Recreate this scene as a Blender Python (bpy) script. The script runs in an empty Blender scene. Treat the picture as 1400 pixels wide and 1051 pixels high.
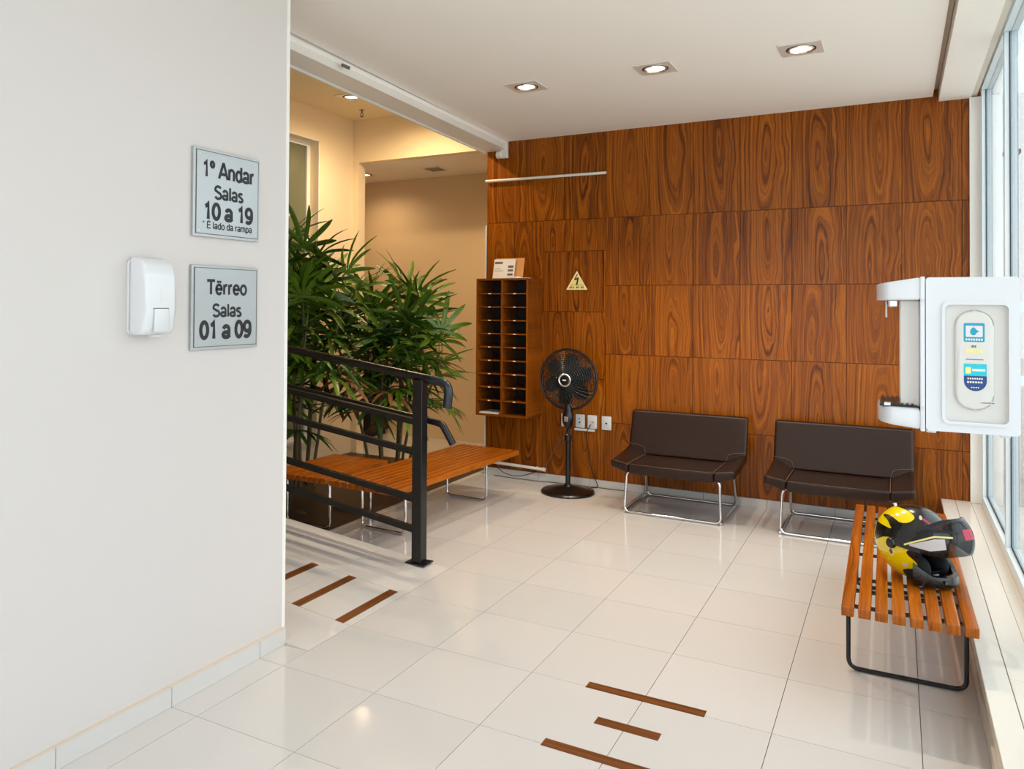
import bpy, bmesh, math, random
from mathutils import Vector, Matrix

random.seed(7)
scene = bpy.context.scene
C = scene.collection
PI = math.pi

# ------------------------------------------------------------------ camera
cam_d = bpy.data.cameras.new('camera')
cam = bpy.data.objects.new('camera', cam_d)
C.objects.link(cam)
right = Vector((0.87412656, 0.48565806, 0.00624576))
up = Vector((0.00125538, -0.01511847, 0.99988492))
fwd = Vector((-0.4856966, 0.87401812, 0.01382514))
M = Matrix.Identity(4)
for r in range(3):
    M[r][0], M[r][1], M[r][2] = right[r], up[r], -fwd[r]
M[0][3], M[1][3], M[2][3] = 2.42027, -2.22029, 1.63316
cam.matrix_world = M
cam_d.sensor_fit = 'HORIZONTAL'
cam_d.sensor_width = 36.0
cam_d.lens = 1070.23 / 1400 * 36.0
cam_d.shift_x = (700 - 631.287) / 1400
cam_d.shift_y = (401.443 - 525.5) / 1400
cam_d.clip_start = 0.05
scene.camera = cam

# ------------------------------------------------------------------ world and exposure
w = bpy.data.worlds.new('daylight')
scene.world = w
w.use_nodes = True
nt = w.node_tree
nt.nodes.clear()
bg = nt.nodes.new('ShaderNodeBackground')
wo = nt.nodes.new('ShaderNodeOutputWorld')
bg.inputs[0].default_value = (0.90, 0.95, 1.0, 1)
bg.inputs[1].default_value = 2.5
nt.links.new(bg.outputs[0], wo.inputs[0])
scene.view_settings.view_transform = 'Standard'
scene.view_settings.look = 'None'
scene.view_settings.gamma = 1.0
scene.view_settings.use_curve_mapping = False
scene.view_settings.exposure = 0.12
scene.cycles.use_denoising = True
scene.cycles.max_bounces = 10
scene.cycles.diffuse_bounces = 5
scene.cycles.glossy_bounces = 4
scene.cycles.transparent_max_bounces = 12
scene.cycles.sample_clamp_indirect = 8.0
scene.cycles.caustics_reflective = False
scene.cycles.caustics_refractive = False

def portal(name, loc, rot, sx, sy):
    l = bpy.data.lights.new(name, 'AREA')
    l.shape = 'RECTANGLE'
    l.size, l.size_y = sx, sy
    l.cycles.is_portal = True
    o = bpy.data.objects.new(name, l)
    C.objects.link(o)
    o.location, o.rotation_euler = loc, rot
portal('window_portal', (3.06, -0.05, 1.7), (0, PI/2, 0), 2.95, 9.2)
portal('front_portal', (1.2, -4.72, 1.6), (PI/2, 0, 0), 2.9, 3.0)

# ------------------------------------------------------------------ materials
MAT = {}
def rgb(r, g, b):
    f = lambda c: ((c/255+0.055)/1.055)**2.4 if c/255 > 0.04045 else c/255/12.92
    return (f(r), f(g), f(b), 1)
def new_mat(name):
    m = bpy.data.materials.new(name)
    m.use_nodes = True
    MAT[name] = m
    t = m.node_tree
    return m, t, t.nodes['Principled BSDF']
def pmat(name, col, rough=0.5, metal=0.0, spec=0.5, noise=0.0, nscale=8, bump=0.0, bscale=200, coat=0.0, emit=None, estr=0, stretch=(1,1,1)):
    m, t, b = new_mat(name)
    b.inputs['Base Color'].default_value = col
    b.inputs['Roughness'].default_value = rough
    b.inputs['Metallic'].default_value = metal
    b.inputs['Specular IOR Level'].default_value = spec
    b.inputs['Coat Weight'].default_value = coat
    b.inputs['Coat Roughness'].default_value = 0.08
    if emit:
        b.inputs['Emission Color'].default_value = emit
        b.inputs['Emission Strength'].default_value = estr
    tc = t.nodes.new('ShaderNodeTexCoord')
    if noise:
        mp = t.nodes.new('ShaderNodeMapping'); mp.inputs['Scale'].default_value = stretch
        n = t.nodes.new('ShaderNodeTexNoise'); n.inputs['Scale'].default_value = nscale
        n.inputs['Detail'].default_value = 4
        t.links.new(tc.outputs['Object'], mp.inputs[0]); t.links.new(mp.outputs[0], n.inputs['Vector'])
        mx = t.nodes.new('ShaderNodeMix'); mx.data_type = 'RGBA'
        mx.inputs[6].default_value = tuple(c*(1-noise) for c in col[:3]) + (1,)
        mx.inputs[7].default_value = tuple(min(1, c*(1+noise)) for c in col[:3]) + (1,)
        t.links.new(n.outputs['Fac'], mx.inputs[0])
        t.links.new(mx.outputs[2], b.inputs['Base Color'])
    if bump:
        n2 = t.nodes.new('ShaderNodeTexNoise'); n2.inputs['Scale'].default_value = bscale
        t.links.new(tc.outputs['Object'], n2.inputs['Vector'])
        bp = t.nodes.new('ShaderNodeBump'); bp.inputs['Strength'].default_value = bump
        bp.inputs['Distance'].default_value = 0.002
        t.links.new(n2.outputs['Fac'], bp.inputs['Height'])
        t.links.new(bp.outputs[0], b.inputs['Normal'])
    return m

pmat('wall_white', rgb(208, 201, 198), 0.55, noise=0.01, nscale=2, bump=0.08, bscale=60)
pmat('wall_cream', rgb(242, 222, 186), 0.6, noise=0.01, nscale=2, bump=0.08, bscale=60)
pmat('wall_tan', rgb(222, 198, 160), 0.6, noise=0.015, nscale=2, bump=0.08, bscale=60)
pmat('ceiling_white', rgb(250, 246, 240), 0.7, noise=0.01, nscale=2)
pmat('trim_white', rgb(235, 232, 226), 0.4, noise=0.01)
pmat('grout', rgb(128, 118, 108), 0.9, noise=0.1, nscale=30)
pmat('sill_stone', rgb(226, 219, 208), 0.18, noise=0.05, nscale=6, stretch=(1, .3, 1))
pmat('stone_base', rgb(206, 196, 180), 0.25, noise=0.05, nscale=6)
pmat('chrome', (0.72, 0.72, 0.72, 1), 0.12, 1.0)
pmat('black_metal', rgb(13, 14, 15), 0.3, 0.0, 0.5, noise=0.15, nscale=20)
pmat('black_plastic', rgb(16, 16, 17), 0.28, noise=0.1, nscale=30)
pmat('black_matte', rgb(14, 14, 15), 0.6, noise=0.15, nscale=40)
pmat('grip_black', rgb(30, 38, 44), 0.3, noise=0.1, nscale=20)
pmat('white_plastic', rgb(222, 222, 224), 0.25, noise=0.006, nscale=5)
pmat('white_gloss', rgb(219, 220, 223), 0.18, noise=0.005, nscale=5)
pmat('cream_plastic', rgb(214, 210, 204), 0.3, noise=0.01, nscale=5)
pmat('alum', rgb(222, 233, 240), 0.32, 0.1, noise=0.02)
pmat('gasket', rgb(30, 34, 38), 0.6, noise=0.1)
pmat('leather', rgb(40, 21, 12), 0.36, spec=0.32, noise=0.12, nscale=14, bump=0.25, bscale=350)
pmat('thread', rgb(108, 76, 56), 0.6, noise=0.1)
pmat('leaf_green', rgb(78, 108, 22), 0.38, noise=0.35, nscale=9)
pmat('leaf_dark', rgb(38, 70, 18), 0.38, noise=0.35, nscale=9)
pmat('leaf_dry', rgb(140, 92, 48), 0.6, noise=0.25, nscale=9)
pmat('cane', rgb(92, 78, 48), 0.6, noise=0.35, nscale=25, stretch=(1, 1, 3))
pmat('soil', rgb(62, 40, 26), 0.45, noise=0.18, nscale=5, stretch=(6, .6, 1))
pmat('sign_plate', rgb(174, 178, 180), 0.25, 0.25, noise=0.02)
pmat('sign_back', rgb(176, 178, 178), 0.3, 0.5, noise=0.03)
pmat('ink', rgb(18, 20, 26), 0.45, noise=0.02)
pmat('ink_grey', rgb(100, 98, 92), 0.6, noise=0.05)
pmat('warn_yellow', rgb(232, 214, 128), 0.4, noise=0.03)
pmat('warn_edge', rgb(244, 226, 180), 0.4, noise=0.02)
pmat('paper', rgb(232, 226, 214), 0.7, noise=0.02)
pmat('joint_beige', rgb(214, 196, 176), 0.7, noise=0.05)
pmat('paper_tan', rgb(204, 142, 84), 0.6, noise=0.06)
pmat('lamp_glow', rgb(255, 236, 205), 0.4, emit=(1.0, 0.84, 0.62, 1), estr=6)
pmat('reflector', (0.85, 0.8, 0.72, 1), 0.2, 0.9)
pmat('downlight_frame', rgb(240, 236, 228), 0.3, 0.3, noise=0.01)
pmat('vent_grey', rgb(150, 140, 124), 0.5, noise=0.05)
pmat('helmet_yellow', rgb(240, 212, 0), 0.16, noise=0.02, coat=0.5)
pmat('helmet_black', rgb(17, 17, 18), 0.22, noise=0.1, coat=0.3)
pmat('helmet_lining', rgb(14, 15, 17), 0.85, noise=0.2, nscale=60)
pmat('helmet_red', rgb(176, 48, 72), 0.3, noise=0.05)
pmat('helmet_pale', rgb(204, 196, 196), 0.3, noise=0.04)
pmat('label_teal', rgb(28, 150, 178), 0.3, noise=0.02)
pmat('label_cyan', rgb(30, 188, 206), 0.3, noise=0.02)
pmat('label_navy', rgb(22, 62, 120), 0.3, noise=0.03)
pmat('label_yellow', rgb(240, 226, 140), 0.4, noise=0.02)
pmat('silver', (0.62, 0.62, 0.63, 1), 0.25, 0.9)
pmat('ext_ground', rgb(226, 222, 214), 0.8, noise=0.06, nscale=3)
pmat('ext_brown', rgb(120, 76, 52), 0.6, noise=0.1)
pmat('pane_green', rgb(116, 118, 96), 0.12, noise=0.06, nscale=1.5)
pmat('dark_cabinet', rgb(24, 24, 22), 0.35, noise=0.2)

# polished porcelain tile, every tile a slightly different tone
m, t, b = new_mat('tile')
oi = t.nodes.new('ShaderNodeObjectInfo')
tc = t.nodes.new('ShaderNodeTexCoord')
n = t.nodes.new('ShaderNodeTexNoise'); n.inputs['Scale'].default_value = 3; n.inputs['Detail'].default_value = 5
t.links.new(tc.outputs['Object'], n.inputs['Vector'])
ad = t.nodes.new('ShaderNodeMath'); ad.operation = 'MULTIPLY_ADD'; ad.inputs[1].default_value = 0.5
t.links.new(oi.outputs['Random'], ad.inputs[0]); 
hf = t.nodes.new('ShaderNodeMath'); hf.operation = 'MULTIPLY'; hf.inputs[1].default_value = 0.5
t.links.new(n.outputs['Fac'], hf.inputs[0]); t.links.new(hf.outputs[0], ad.inputs[2])
mx = t.nodes.new('ShaderNodeMix'); mx.data_type = 'RGBA'
mx.inputs[6].default_value = rgb(202, 198, 195); mx.inputs[7].default_value = rgb(210, 206, 203)
t.links.new(ad.outputs[0], mx.inputs[0]); t.links.new(mx.outputs[2], b.inputs['Base Color'])
b.inputs['Roughness'].default_value = 0.11
b.inputs['Specular IOR Level'].default_value = 0.42

def wood(name, dark, mid, light, cathedral=True, rough=0.32, axis='Z', scale=1.0, fine=1.0):
    """flat-sawn veneer: nested cathedral figure about the piece's own origin plus fine pores"""
    m, t, b = new_mat(name)
    L = t.links.new
    tc = t.nodes.new('ShaderNodeTexCoord'); oi = t.nodes.new('ShaderNodeObjectInfo')
    sep = t.nodes.new('ShaderNodeSeparateXYZ'); L(tc.outputs['Object'], sep.inputs[0])
    def math_(op, a, bb=None, cc=None):
        k = t.nodes.new('ShaderNodeMath'); k.operation = op
        for q, v in enumerate((a, bb, cc)):
            if v is None: continue
            if isinstance(v, (int, float)): k.inputs[q].default_value = v
            else: L(v, k.inputs[q])
        return k.outputs[0]
    X, Y, Z = sep.outputs
    if axis == 'Y': X, Y, Z = sep.outputs[0], sep.outputs[2], sep.outputs[1]
    rnd = math_('MULTIPLY', oi.outputs['Random'], 37.0)
    # low-frequency wander
    cw = t.nodes.new('ShaderNodeCombineXYZ')
    L(math_('MULTIPLY', X, 5.0*scale), cw.inputs[0]); L(rnd, cw.inputs[1]); L(math_('MULTIPLY', Z, 1.8*scale), cw.inputs[2])
    nw = t.nodes.new('ShaderNodeTexNoise'); nw.inputs['Scale'].default_value = 1.0; nw.inputs['Detail'].default_value = 3
    L(cw.outputs[0], nw.inputs['Vector'])
    wob = math_('SUBTRACT', nw.outputs['Fac'], 0.5)
    if cathedral:
        off = math_('MULTIPLY', math_('SUBTRACT', math_('FRACT', math_('MULTIPLY', rnd, 3.17)), 0.5), 0.10)
        xs = math_('MULTIPLY', math_('ADD', math_('ADD', X, off), math_('MULTIPLY', wob, 0.11)), 13.0)
        offz = math_('MULTIPLY', math_('SUBTRACT', math_('FRACT', math_('MULTIPLY', rnd, 1.71)), 0.5), 0.35)
        zs = math_('MULTIPLY', math_('ADD', Z, offz), 1.9)
        r = math_('SQRT', math_('ADD', math_('MULTIPLY', xs, xs), math_('MULTIPLY', zs, zs)))
        r = math_('ADD', r, math_('MULTIPLY', wob, 0.9))
    else:
        r = math_('ADD', math_('MULTIPLY', X, 22.0*scale), math_('MULTIPLY', wob, 1.6))
    cr = t.nodes.new('ShaderNodeCombineXYZ')
    L(math_('MULTIPLY', r, 3.4), cr.inputs[0]); L(rnd, cr.inputs[1]); L(math_('MULTIPLY', Z, 0.5), cr.inputs[2])
    nr = t.nodes.new('ShaderNodeTexNoise'); nr.inputs['Scale'].default_value = 1.5; nr.inputs['Detail'].default_value = 5
    nr.inputs['Roughness'].default_value = 0.65
    L(cr.outputs[0], nr.inputs['Vector'])
    cf = t.nodes.new('ShaderNodeCombineXYZ')
    L(math_('MULTIPLY', X, 190.0*fine), cf.inputs[0]); L(math_('ADD', math_('MULTIPLY', Y, 40.0), rnd), cf.inputs[1]); L(math_('MULTIPLY', Z, 5.0), cf.inputs[2])
    nf = t.nodes.new('ShaderNodeTexNoise'); nf.inputs['Scale'].default_value = 1.0; nf.inputs['Detail'].default_value = 3
    L(cf.outputs[0], nf.inputs['Vector'])
    v = math_('ADD', math_('MULTIPLY', nr.outputs['Fac'], 0.78), math_('MULTIPLY', nf.outputs['Fac'], 0.22))
    v = math_('ADD', v, math_('MULTIPLY', math_('SUBTRACT', oi.outputs['Random'], 0.5), 0.05))
    ramp = t.nodes.new('ShaderNodeValToRGB')
    e = ramp.color_ramp.elements
    e[0].position, e[0].color = 0.33, dark
    e[1].position, e[1].color = 0.66, light
    q = ramp.color_ramp.elements.new(0.47); q.color = mid
    L(v, ramp.inputs[0]); L(ramp.outputs[0], b.inputs['Base Color'])
    b.inputs['Roughness'].default_value = rough
    b.inputs['Specular IOR Level'].default_value = 0.25
    return m
wood('wood_panel', rgb(60, 25, 0), rgb(124, 62, 3), rgb(174, 97, 13))
wood('wood_cabinet', rgb(76, 34, 2), rgb(124, 62, 6), rgb(158, 86, 16), cathedral=False)
wood('wood_slat', rgb(112, 54, 4), rgb(152, 77, 8), rgb(182, 101, 20), cathedral=False, rough=0.28, axis='Y')
wood('wood_inlay', rgb(70, 36, 14), rgb(104, 58, 26), rgb(130, 78, 38), cathedral=False, rough=0.3, axis='Y')
wood('wood_inlay_x', rgb(70, 36, 14), rgb(104, 58, 26), rgb(130, 78, 38), cathedral=False, rough=0.3, axis='Y')

def two_sided_fresnel(t, ior):
    f_ = t.nodes.new('ShaderNodeFresnel'); ge = t.nodes.new('ShaderNodeNewGeometry')
    ma = t.nodes.new('ShaderNodeMath'); ma.operation = 'MULTIPLY_ADD'
    ma.inputs[1].default_value = 1/ior-ior; ma.inputs[2].default_value = ior
    t.links.new(ge.outputs['Backfacing'], ma.inputs[0]); t.links.new(ma.outputs[0], f_.inputs[0])
    return f_
# thin window glass: clear with Fresnel reflection
m = bpy.data.materials.new('glass'); m.use_nodes = True; MAT['glass'] = m
t = m.node_tree; t.nodes.clear()
o_ = t.nodes.new('ShaderNodeOutputMaterial'); mxs = t.nodes.new('ShaderNodeMixShader')
tr = t.nodes.new('ShaderNodeBsdfTransparent'); tr.inputs[0].default_value = (0.93, 0.97, 0.97, 1)
gl = t.nodes.new('ShaderNodeBsdfGlossy'); gl.inputs['Roughness'].default_value = 0.02
fr = two_sided_fresnel(t, 1.2)
t.links.new(fr.outputs[0], mxs.inputs[0]); t.links.new(tr.outputs[0], mxs.inputs[1]); t.links.new(gl.outputs[0], mxs.inputs[2])
t.links.new(mxs.outputs[0], o_.inputs[0])
# smoked helmet visor
m = bpy.data.materials.new('visor'); m.use_nodes = True; MAT['visor'] = m
t = m.node_tree; t.nodes.clear()
o_ = t.nodes.new('ShaderNodeOutputMaterial'); mxs = t.nodes.new('ShaderNodeMixShader')
tr = t.nodes.new('ShaderNodeBsdfTransparent'); tr.inputs[0].default_value = (0.17, 0.19, 0.22, 1)
gl = t.nodes.new('ShaderNodeBsdfGlossy'); gl.inputs['Roughness'].default_value = 0.05
fr = two_sided_fresnel(t, 1.55)
t.links.new(fr.outputs[0], mxs.inputs[0]); t.links.new(tr.outputs[0], mxs.inputs[1]); t.links.new(gl.outputs[0], mxs.inputs[2])
t.links.new(mxs.outputs[0], o_.inputs[0])

# pale painted blockwork outside
m, t, b = new_mat('ext_block')
tc = t.nodes.new('ShaderNodeTexCoord'); mp = t.nodes.new('ShaderNodeMapping'); mp.inputs['Rotation'].default_value = (PI/2, 0, 0)
bk = t.nodes.new('ShaderNodeTexBrick'); bk.inputs['Scale'].default_value = 3
bk.inputs['Color1'].default_value = rgb(206, 202, 196); bk.inputs['Color2'].default_value = rgb(190, 186, 182); bk.inputs['Mortar'].default_value = rgb(150, 146, 142)
bk.inputs['Mortar Size'].default_value = 0.012
t.links.new(tc.outputs['Object'], mp.inputs[0]); t.links.new(mp.outputs[0], bk.inputs['Vector']); t.links.new(bk.outputs[0], b.inputs['Base Color'])
b.inputs['Roughness'].default_value = 0.8

# ------------------------------------------------------------------ mesh helpers
def bm_new(): return bmesh.new()
def box(bm, x0, x1, y0, y1, z0, z1, bev=0.0, seg=1, mtx=None):
    x0, x1 = min(x0, x1), max(x0, x1); y0, y1 = min(y0, y1), max(y0, y1); z0, z1 = min(z0, z1), max(z0, z1)
    vs = [bm.verts.new(p) for p in ((x0,y0,z0),(x1,y0,z0),(x1,y1,z0),(x0,y1,z0),(x0,y0,z1),(x1,y0,z1),(x1,y1,z1),(x0,y1,z1))]
    fs = [bm.faces.new([vs[i] for i in f]) for f in ((3,2,1,0),(4,5,6,7),(0,1,5,4),(1,2,6,5),(2,3,7,6),(3,0,4,7))]
    geo = vs
    if bev > 0:
        es = list({e for f in fs for e in f.edges})
        res = bmesh.ops.bevel(bm, geom=es, offset=bev, segments=seg, profile=0.5, affect='EDGES')
        geo = list({v for f in res['faces'] for v in f.verts} | {v for v in vs if v.is_valid})
    if mtx is not None:
        bmesh.ops.transform(bm, matrix=mtx, verts=[v for v in geo if v.is_valid])
    return bm
def prism(bm, pts, z0, z1, plane='XY', bev=0.0, seg=2):
    """extrude a closed outline; plane XY: pts are (x,y), extruded z; XZ: (x,z) extruded y; YZ: (y,z) extruded x"""
    f3 = {'XY': lambda p, h: (p[0], p[1], h), 'XZ': lambda p, h: (p[0], h, p[1]), 'YZ': lambda p, h: (h, p[0], p[1])}[plane]
    a = [bm.verts.new(f3(p, z0)) for p in pts]; c = [bm.verts.new(f3(p, z1)) for p in pts]
    fa = bm.faces.new(a); fc = bm.faces.new(c[::-1])
    nn = len(pts)
    for i in range(nn):
        bm.faces.new((a[i], c[i], c[(i+1) % nn], a[(i+1) % nn]))
    if bev > 0:
        es = list(set(fa.edges) | set(fc.edges))
        bmesh.ops.bevel(bm, geom=es, offset=bev, segments=seg, profile=0.5, affect='EDGES')
    return bm
def rrect(x0, x1, y0, y1, r, n=5):
    pts = []
    for cx, cy, a0 in ((x1-r, y1-r, 0), (x0+r, y1-r, PI/2), (x0+r, y0+r, PI), (x1-r, y0+r, 1.5*PI)):
        for k in range(n+1):
            a = a0 + PI/2*k/n
            pts.append((cx+r*math.cos(a), cy+r*math.sin(a)))
    return pts
def fillet(pts, r, n=5, closed=False):
    P = [Vector(p) for p in pts]; out = []; N = len(P)
    for i in range(N):
        if not closed and i in (0, N-1): out.append(P[i]); continue
        a, b_, c = P[i-1], P[i], P[(i+1) % N]
        u, v = (a-b_), (c-b_)
        ang = u.angle(v)
        if ang > PI-0.02: out.append(b_); continue
        d = min(r/math.tan(ang/2), u.length*.49, v.length*.49)
        p0, p1 = b_+u.normalized()*d, b_+v.normalized()*d
        for k in range(n+1):
            s = k/n
            out.append(p0*(1-s)**2 + b_*2*s*(1-s) + p1*s*s)
    return out
def tube(bm, pts, rad, sides=10, closed=False, square=False, rads=None):
    P = [Vector(p) for p in pts]; N = len(P); rings = []
    ref = None
    for i in range(N):
        if closed: tdir = (P[(i+1) % N]-P[i-1]).normalized()
        else: tdir = (P[min(i+1, N-1)]-P[max(i-1, 0)]).normalized()
        if ref is None:
            ref = Vector((0,0,1)) if abs(tdir.z) < 0.9 else Vector((1,0,0))
        nrm = (ref - tdir*ref.dot(tdir)).normalized(); bn = tdir.cross(nrm); ref = nrm
        rr = rads[i] if rads else rad
        ring = []
        for k in range(sides):
            a = 2*PI*k/sides + (PI/4 if square else 0)
            ring.append(bm.verts.new(P[i] + (nrm*math.cos(a)+bn*math.sin(a))*rr*(1.414 if square else 1)))
        rings.append(ring)
    for i in range(N if closed else N-1):
        a, c = rings[i], rings[(i+1) % N]
        sh = 0
        if closed and i == N-1:
            sh = min(range(sides), key=lambda s: (a[0].co-c[s].co).length)
        for k in range(sides):
            bm.faces.new((a[k], a[(k+1) % sides], c[(k+1+sh) % sides], c[(k+sh) % sides]))
    if not closed:
        bm.faces.new(rings[0][::-1]); bm.faces.new(rings[-1])
    return bm
def lathe(bm, prof, n=24, mtx=None, cap=True):
    """prof: list of (r,z) about local Z"""
    rings = []
    for r, z in prof:
        rings.append([bm.verts.new((r*math.cos(2*PI*k/n), r*math.sin(2*PI*k/n), z)) for k in range(n)])
    for a, c in zip(rings, rings[1:]):
        for k in range(n): bm.faces.new((a[k], a[(k+1) % n], c[(k+1) % n], c[k]))
    if cap:
        bm.faces.new(rings[0][::-1]); bm.faces.new(rings[-1])
    if mtx is not None:
        bmesh.ops.transform(bm, matrix=mtx, verts=[v for ring in rings for v in ring])
    return bm
def shade(me, ang=35):
    for p in me.polygons: p.use_smooth = True
    try: me.set_sharp_from_angle(angle=math.radians(ang))
    except Exception: pass
def mesh_of(name, bm, mat, smooth=35, fix=True):
    if fix: bmesh.ops.recalc_face_normals(bm, faces=bm.faces)
    me = bpy.data.meshes.new(name); bm.to_mesh(me); bm.free()
    me.materials.append(MAT[mat] if isinstance(mat, str) else mat)
    if smooth: shade(me, smooth)
    return me
def link(name, me, parent=None, loc=None, rot=None):
    o = bpy.data.objects.new(name, me); C.objects.link(o)
    if parent is not None: o.parent = parent
    if loc is not None: o.location = loc
    if rot is not None: o.rotation_euler = rot
    return o
def obj(name, bm, mat, parent=None, smooth=35, world=None, fix=True):
    """world: the parent's base point; the bmesh is then given in world coordinates"""
    if world is not None: bmesh.ops.translate(bm, vec=-Vector(world), verts=bm.verts)
    return link(name, mesh_of(name, bm, mat, smooth, fix), parent)
def tag(o, label, cat, group=None):
    o['label'] = label; o['category'] = cat
    if group: o['group'] = group
    return o
def thing(name, label, cat, loc=(0,0,0), rotz=0, group=None):
    o = bpy.data.objects.new(name, None); C.objects.link(o)
    o.empty_display_size = 0.1
    o.location = loc; o.rotation_euler = (0, 0, rotz)
    return tag(o, label, cat, group)
def struct(name, bm, mat, label=None, smooth=0):
    o = obj(name, bm, mat, None, smooth); o['kind'] = 'structure'
    if label: o['label'] = label
    return o
def B(*a, **k): return box(bm_new(), *a, **k)
def copy_tree(root):
    r = root.copy(); C.objects.link(r)
    for ch in list(root.children):
        c = ch.copy(); C.objects.link(c); c.parent = r
        for g in list(ch.children):
            d = g.copy(); C.objects.link(d); d.parent = c
    return r
def arc(cx, cy, rx, ry, a0, a1, n=14):
    return [(cx+rx*math.cos(math.radians(a0+(a1-a0)*k/n)), cy+ry*math.sin(math.radians(a0+(a1-a0)*k/n))) for k in range(n+1)]
# sans-serif letters as centre lines on a cap height of 1: (advance, strokes)
GLYPH = {
 '1': (.56, [[(.12, .76), (.24, .82), (.32, .95), (.32, 0)]]),
 '0': (.56, [arc(.28, .5, .21, .45, 0, 360, 28)]),
 '9': (.56, [arc(.28, .66, .205, .285, 0, 360, 24), [(.485, .66)] + arc(.24, .42, .245, .37, 0, -130, 12)]),
 'a': (.56, [[(.09, .54)] + arc(.27, .50, .18, .20, 145, 10, 8) + [(.45, .10), (.50, .01)], arc(.255, .195, .19, .145, 0, 360, 18)]),
 'n': (.56, [[(.10, .71), (.10, 0)], [(.10, .45)] + arc(.28, .48, .17, .20, 150, 0, 9) + [(.45, 0)]]),
 'm': (.83, [[(.09, .71), (.09, 0)], [(.09, .48)] + arc(.25, .50, .16, .18, 150, 0, 8) + [(.41, 0)], [(.41, .48)] + arc(.57, .50, .16, .18, 150, 0, 8) + [(.73, 0)]]),
 'd': (.56, [[(.46, .98), (.46, 0)], arc(.27, .35, .19, .32, 0, 360, 22)]),
 'p': (.56, [[(.10, .71), (.10, -.26)], arc(.29, .35, .19, .32, 0, 360, 22)]),
 'o': (.56, [arc(.28, .35, .205, .32, 0, 360, 24)]),
 'r': (.37, [[(.10, .71), (.10, 0)], [(.10, .42)] + arc(.28, .42, .18, .24, 160, 75, 6)]),
 's': (.50, [arc(.25, .52, .165, .145, 30, 200, 10) + [(.30, .345)] + arc(.25, .185, .175, .145, 60, -150, 12)]),
 'l': (.24, [[(.12, .98), (.12, 0)]]),
 'e': (.56, [[(.08, .36), (.47, .36)] + arc(.28, .35, .20, .32, 0, 325, 20)]),
 'S': (.67, [arc(.335, .72, .235, .225, 25, 205, 12) + [(.40, .475)] + arc(.335, .26, .25, .225, 60, -160, 14)]),
 'A': (.68, [[(.02, 0), (.31, .96), (.37, .96), (.66, 0)], [(.16, .30), (.52, .30)]]),
 'T': (.61, [[(.02, .95), (.59, .95)], [(.305, .95), (.305, 0)]]),
 'E': (.64, [[(.60, .95), (.11, .95), (.11, .05), (.62, .05)], [(.11, .52), (.56, .52)]]),
 '*': (.36, [[(.18, .98), (.18, .78)], [(.08, .93), (.28, .83)], [(.28, .93), (.08, .83)]]),
}
GLYPH['º'] = (.36, [arc(.17, .80, .11, .16, 0, 360, 18)])
GLYPH['ë'] = (.56, GLYPH['e'][1] + [[(.17, .80), (.22, .95)], [(.34, .80), (.39, .95)]])
GLYPH['É'] = (.64, GLYPH['E'][1] + [[(.30, 1.06), (.40, 1.18)]])
def ribbon(bm, pts, w, z=0.0):
    P = [Vector((p_[0], p_[1])) for p_ in pts]; N = len(P); closed = (P[0]-P[-1]).length < 1e-5
    if closed: P = P[:-1]; N -= 1
    L_ = []; R_2 = []
    for i in range(N):
        a = P[i-1] if (i or closed) else P[i]; c = P[(i+1) % N] if (i < N-1 or closed) else P[i]
        d0 = (P[i]-a).normalized() if (P[i]-a).length else (c-P[i]).normalized()
        d1 = (c-P[i]).normalized() if (c-P[i]).length else d0
        n0, n1 = Vector((-d0.y, d0.x)), Vector((-d1.y, d1.x)); m_ = (n0+n1)
        m_ = m_.normalized() if m_.length > 1e-4 else n0
        k = min(1.6, 1/max(.3, m_.dot(n0)))
        L_.append(bm.verts.new((*(P[i]+m_*w/2*k), z))); R_2.append(bm.verts.new((*(P[i]-m_*w/2*k), z)))
    for i in range(N if closed else N-1):
        j = (i+1) % N
        bm.faces.new((L_[i], R_2[i], R_2[j], L_[j]))
def letters(body, cap, weight, y, z, width, parent, mat='ink'):
    """letters on a wall that faces +X: text runs along +Y"""
    adv = 0; items = []
    for ch in body:
        if ch == ' ': adv += .28; continue
        a, st = GLYPH[ch]; items.append((adv, st, ch)); adv += a
    sx = width/adv
    for x0, st, ch in items:
        bm = bm_new()
        for q, p_ in enumerate(st):
            ribbon(bm, [((x0+u)*sx, v*cap) for u, v in p_], weight*cap, q*.00008)
        for v in bm.verts: v.co = (.0171+v.co.z, v.co.x-width/2, v.co.y-cap/2)
        me = mesh_of('letter', bm, mat, 0)
        link('letter', me, parent, (0, y, z))

# ------------------------------------------------------------------ main dimensions
YW = 4.547          # face of the veneered wall
XL = -0.154         # face of the white left wall
ZC = 3.20           # main ceiling
XS = 2.70           # inner edge of the window sill
ZS = 0.23           # sill top
XG = 2.985          # glass plane
SL = 0.10           # ramp slope

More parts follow.
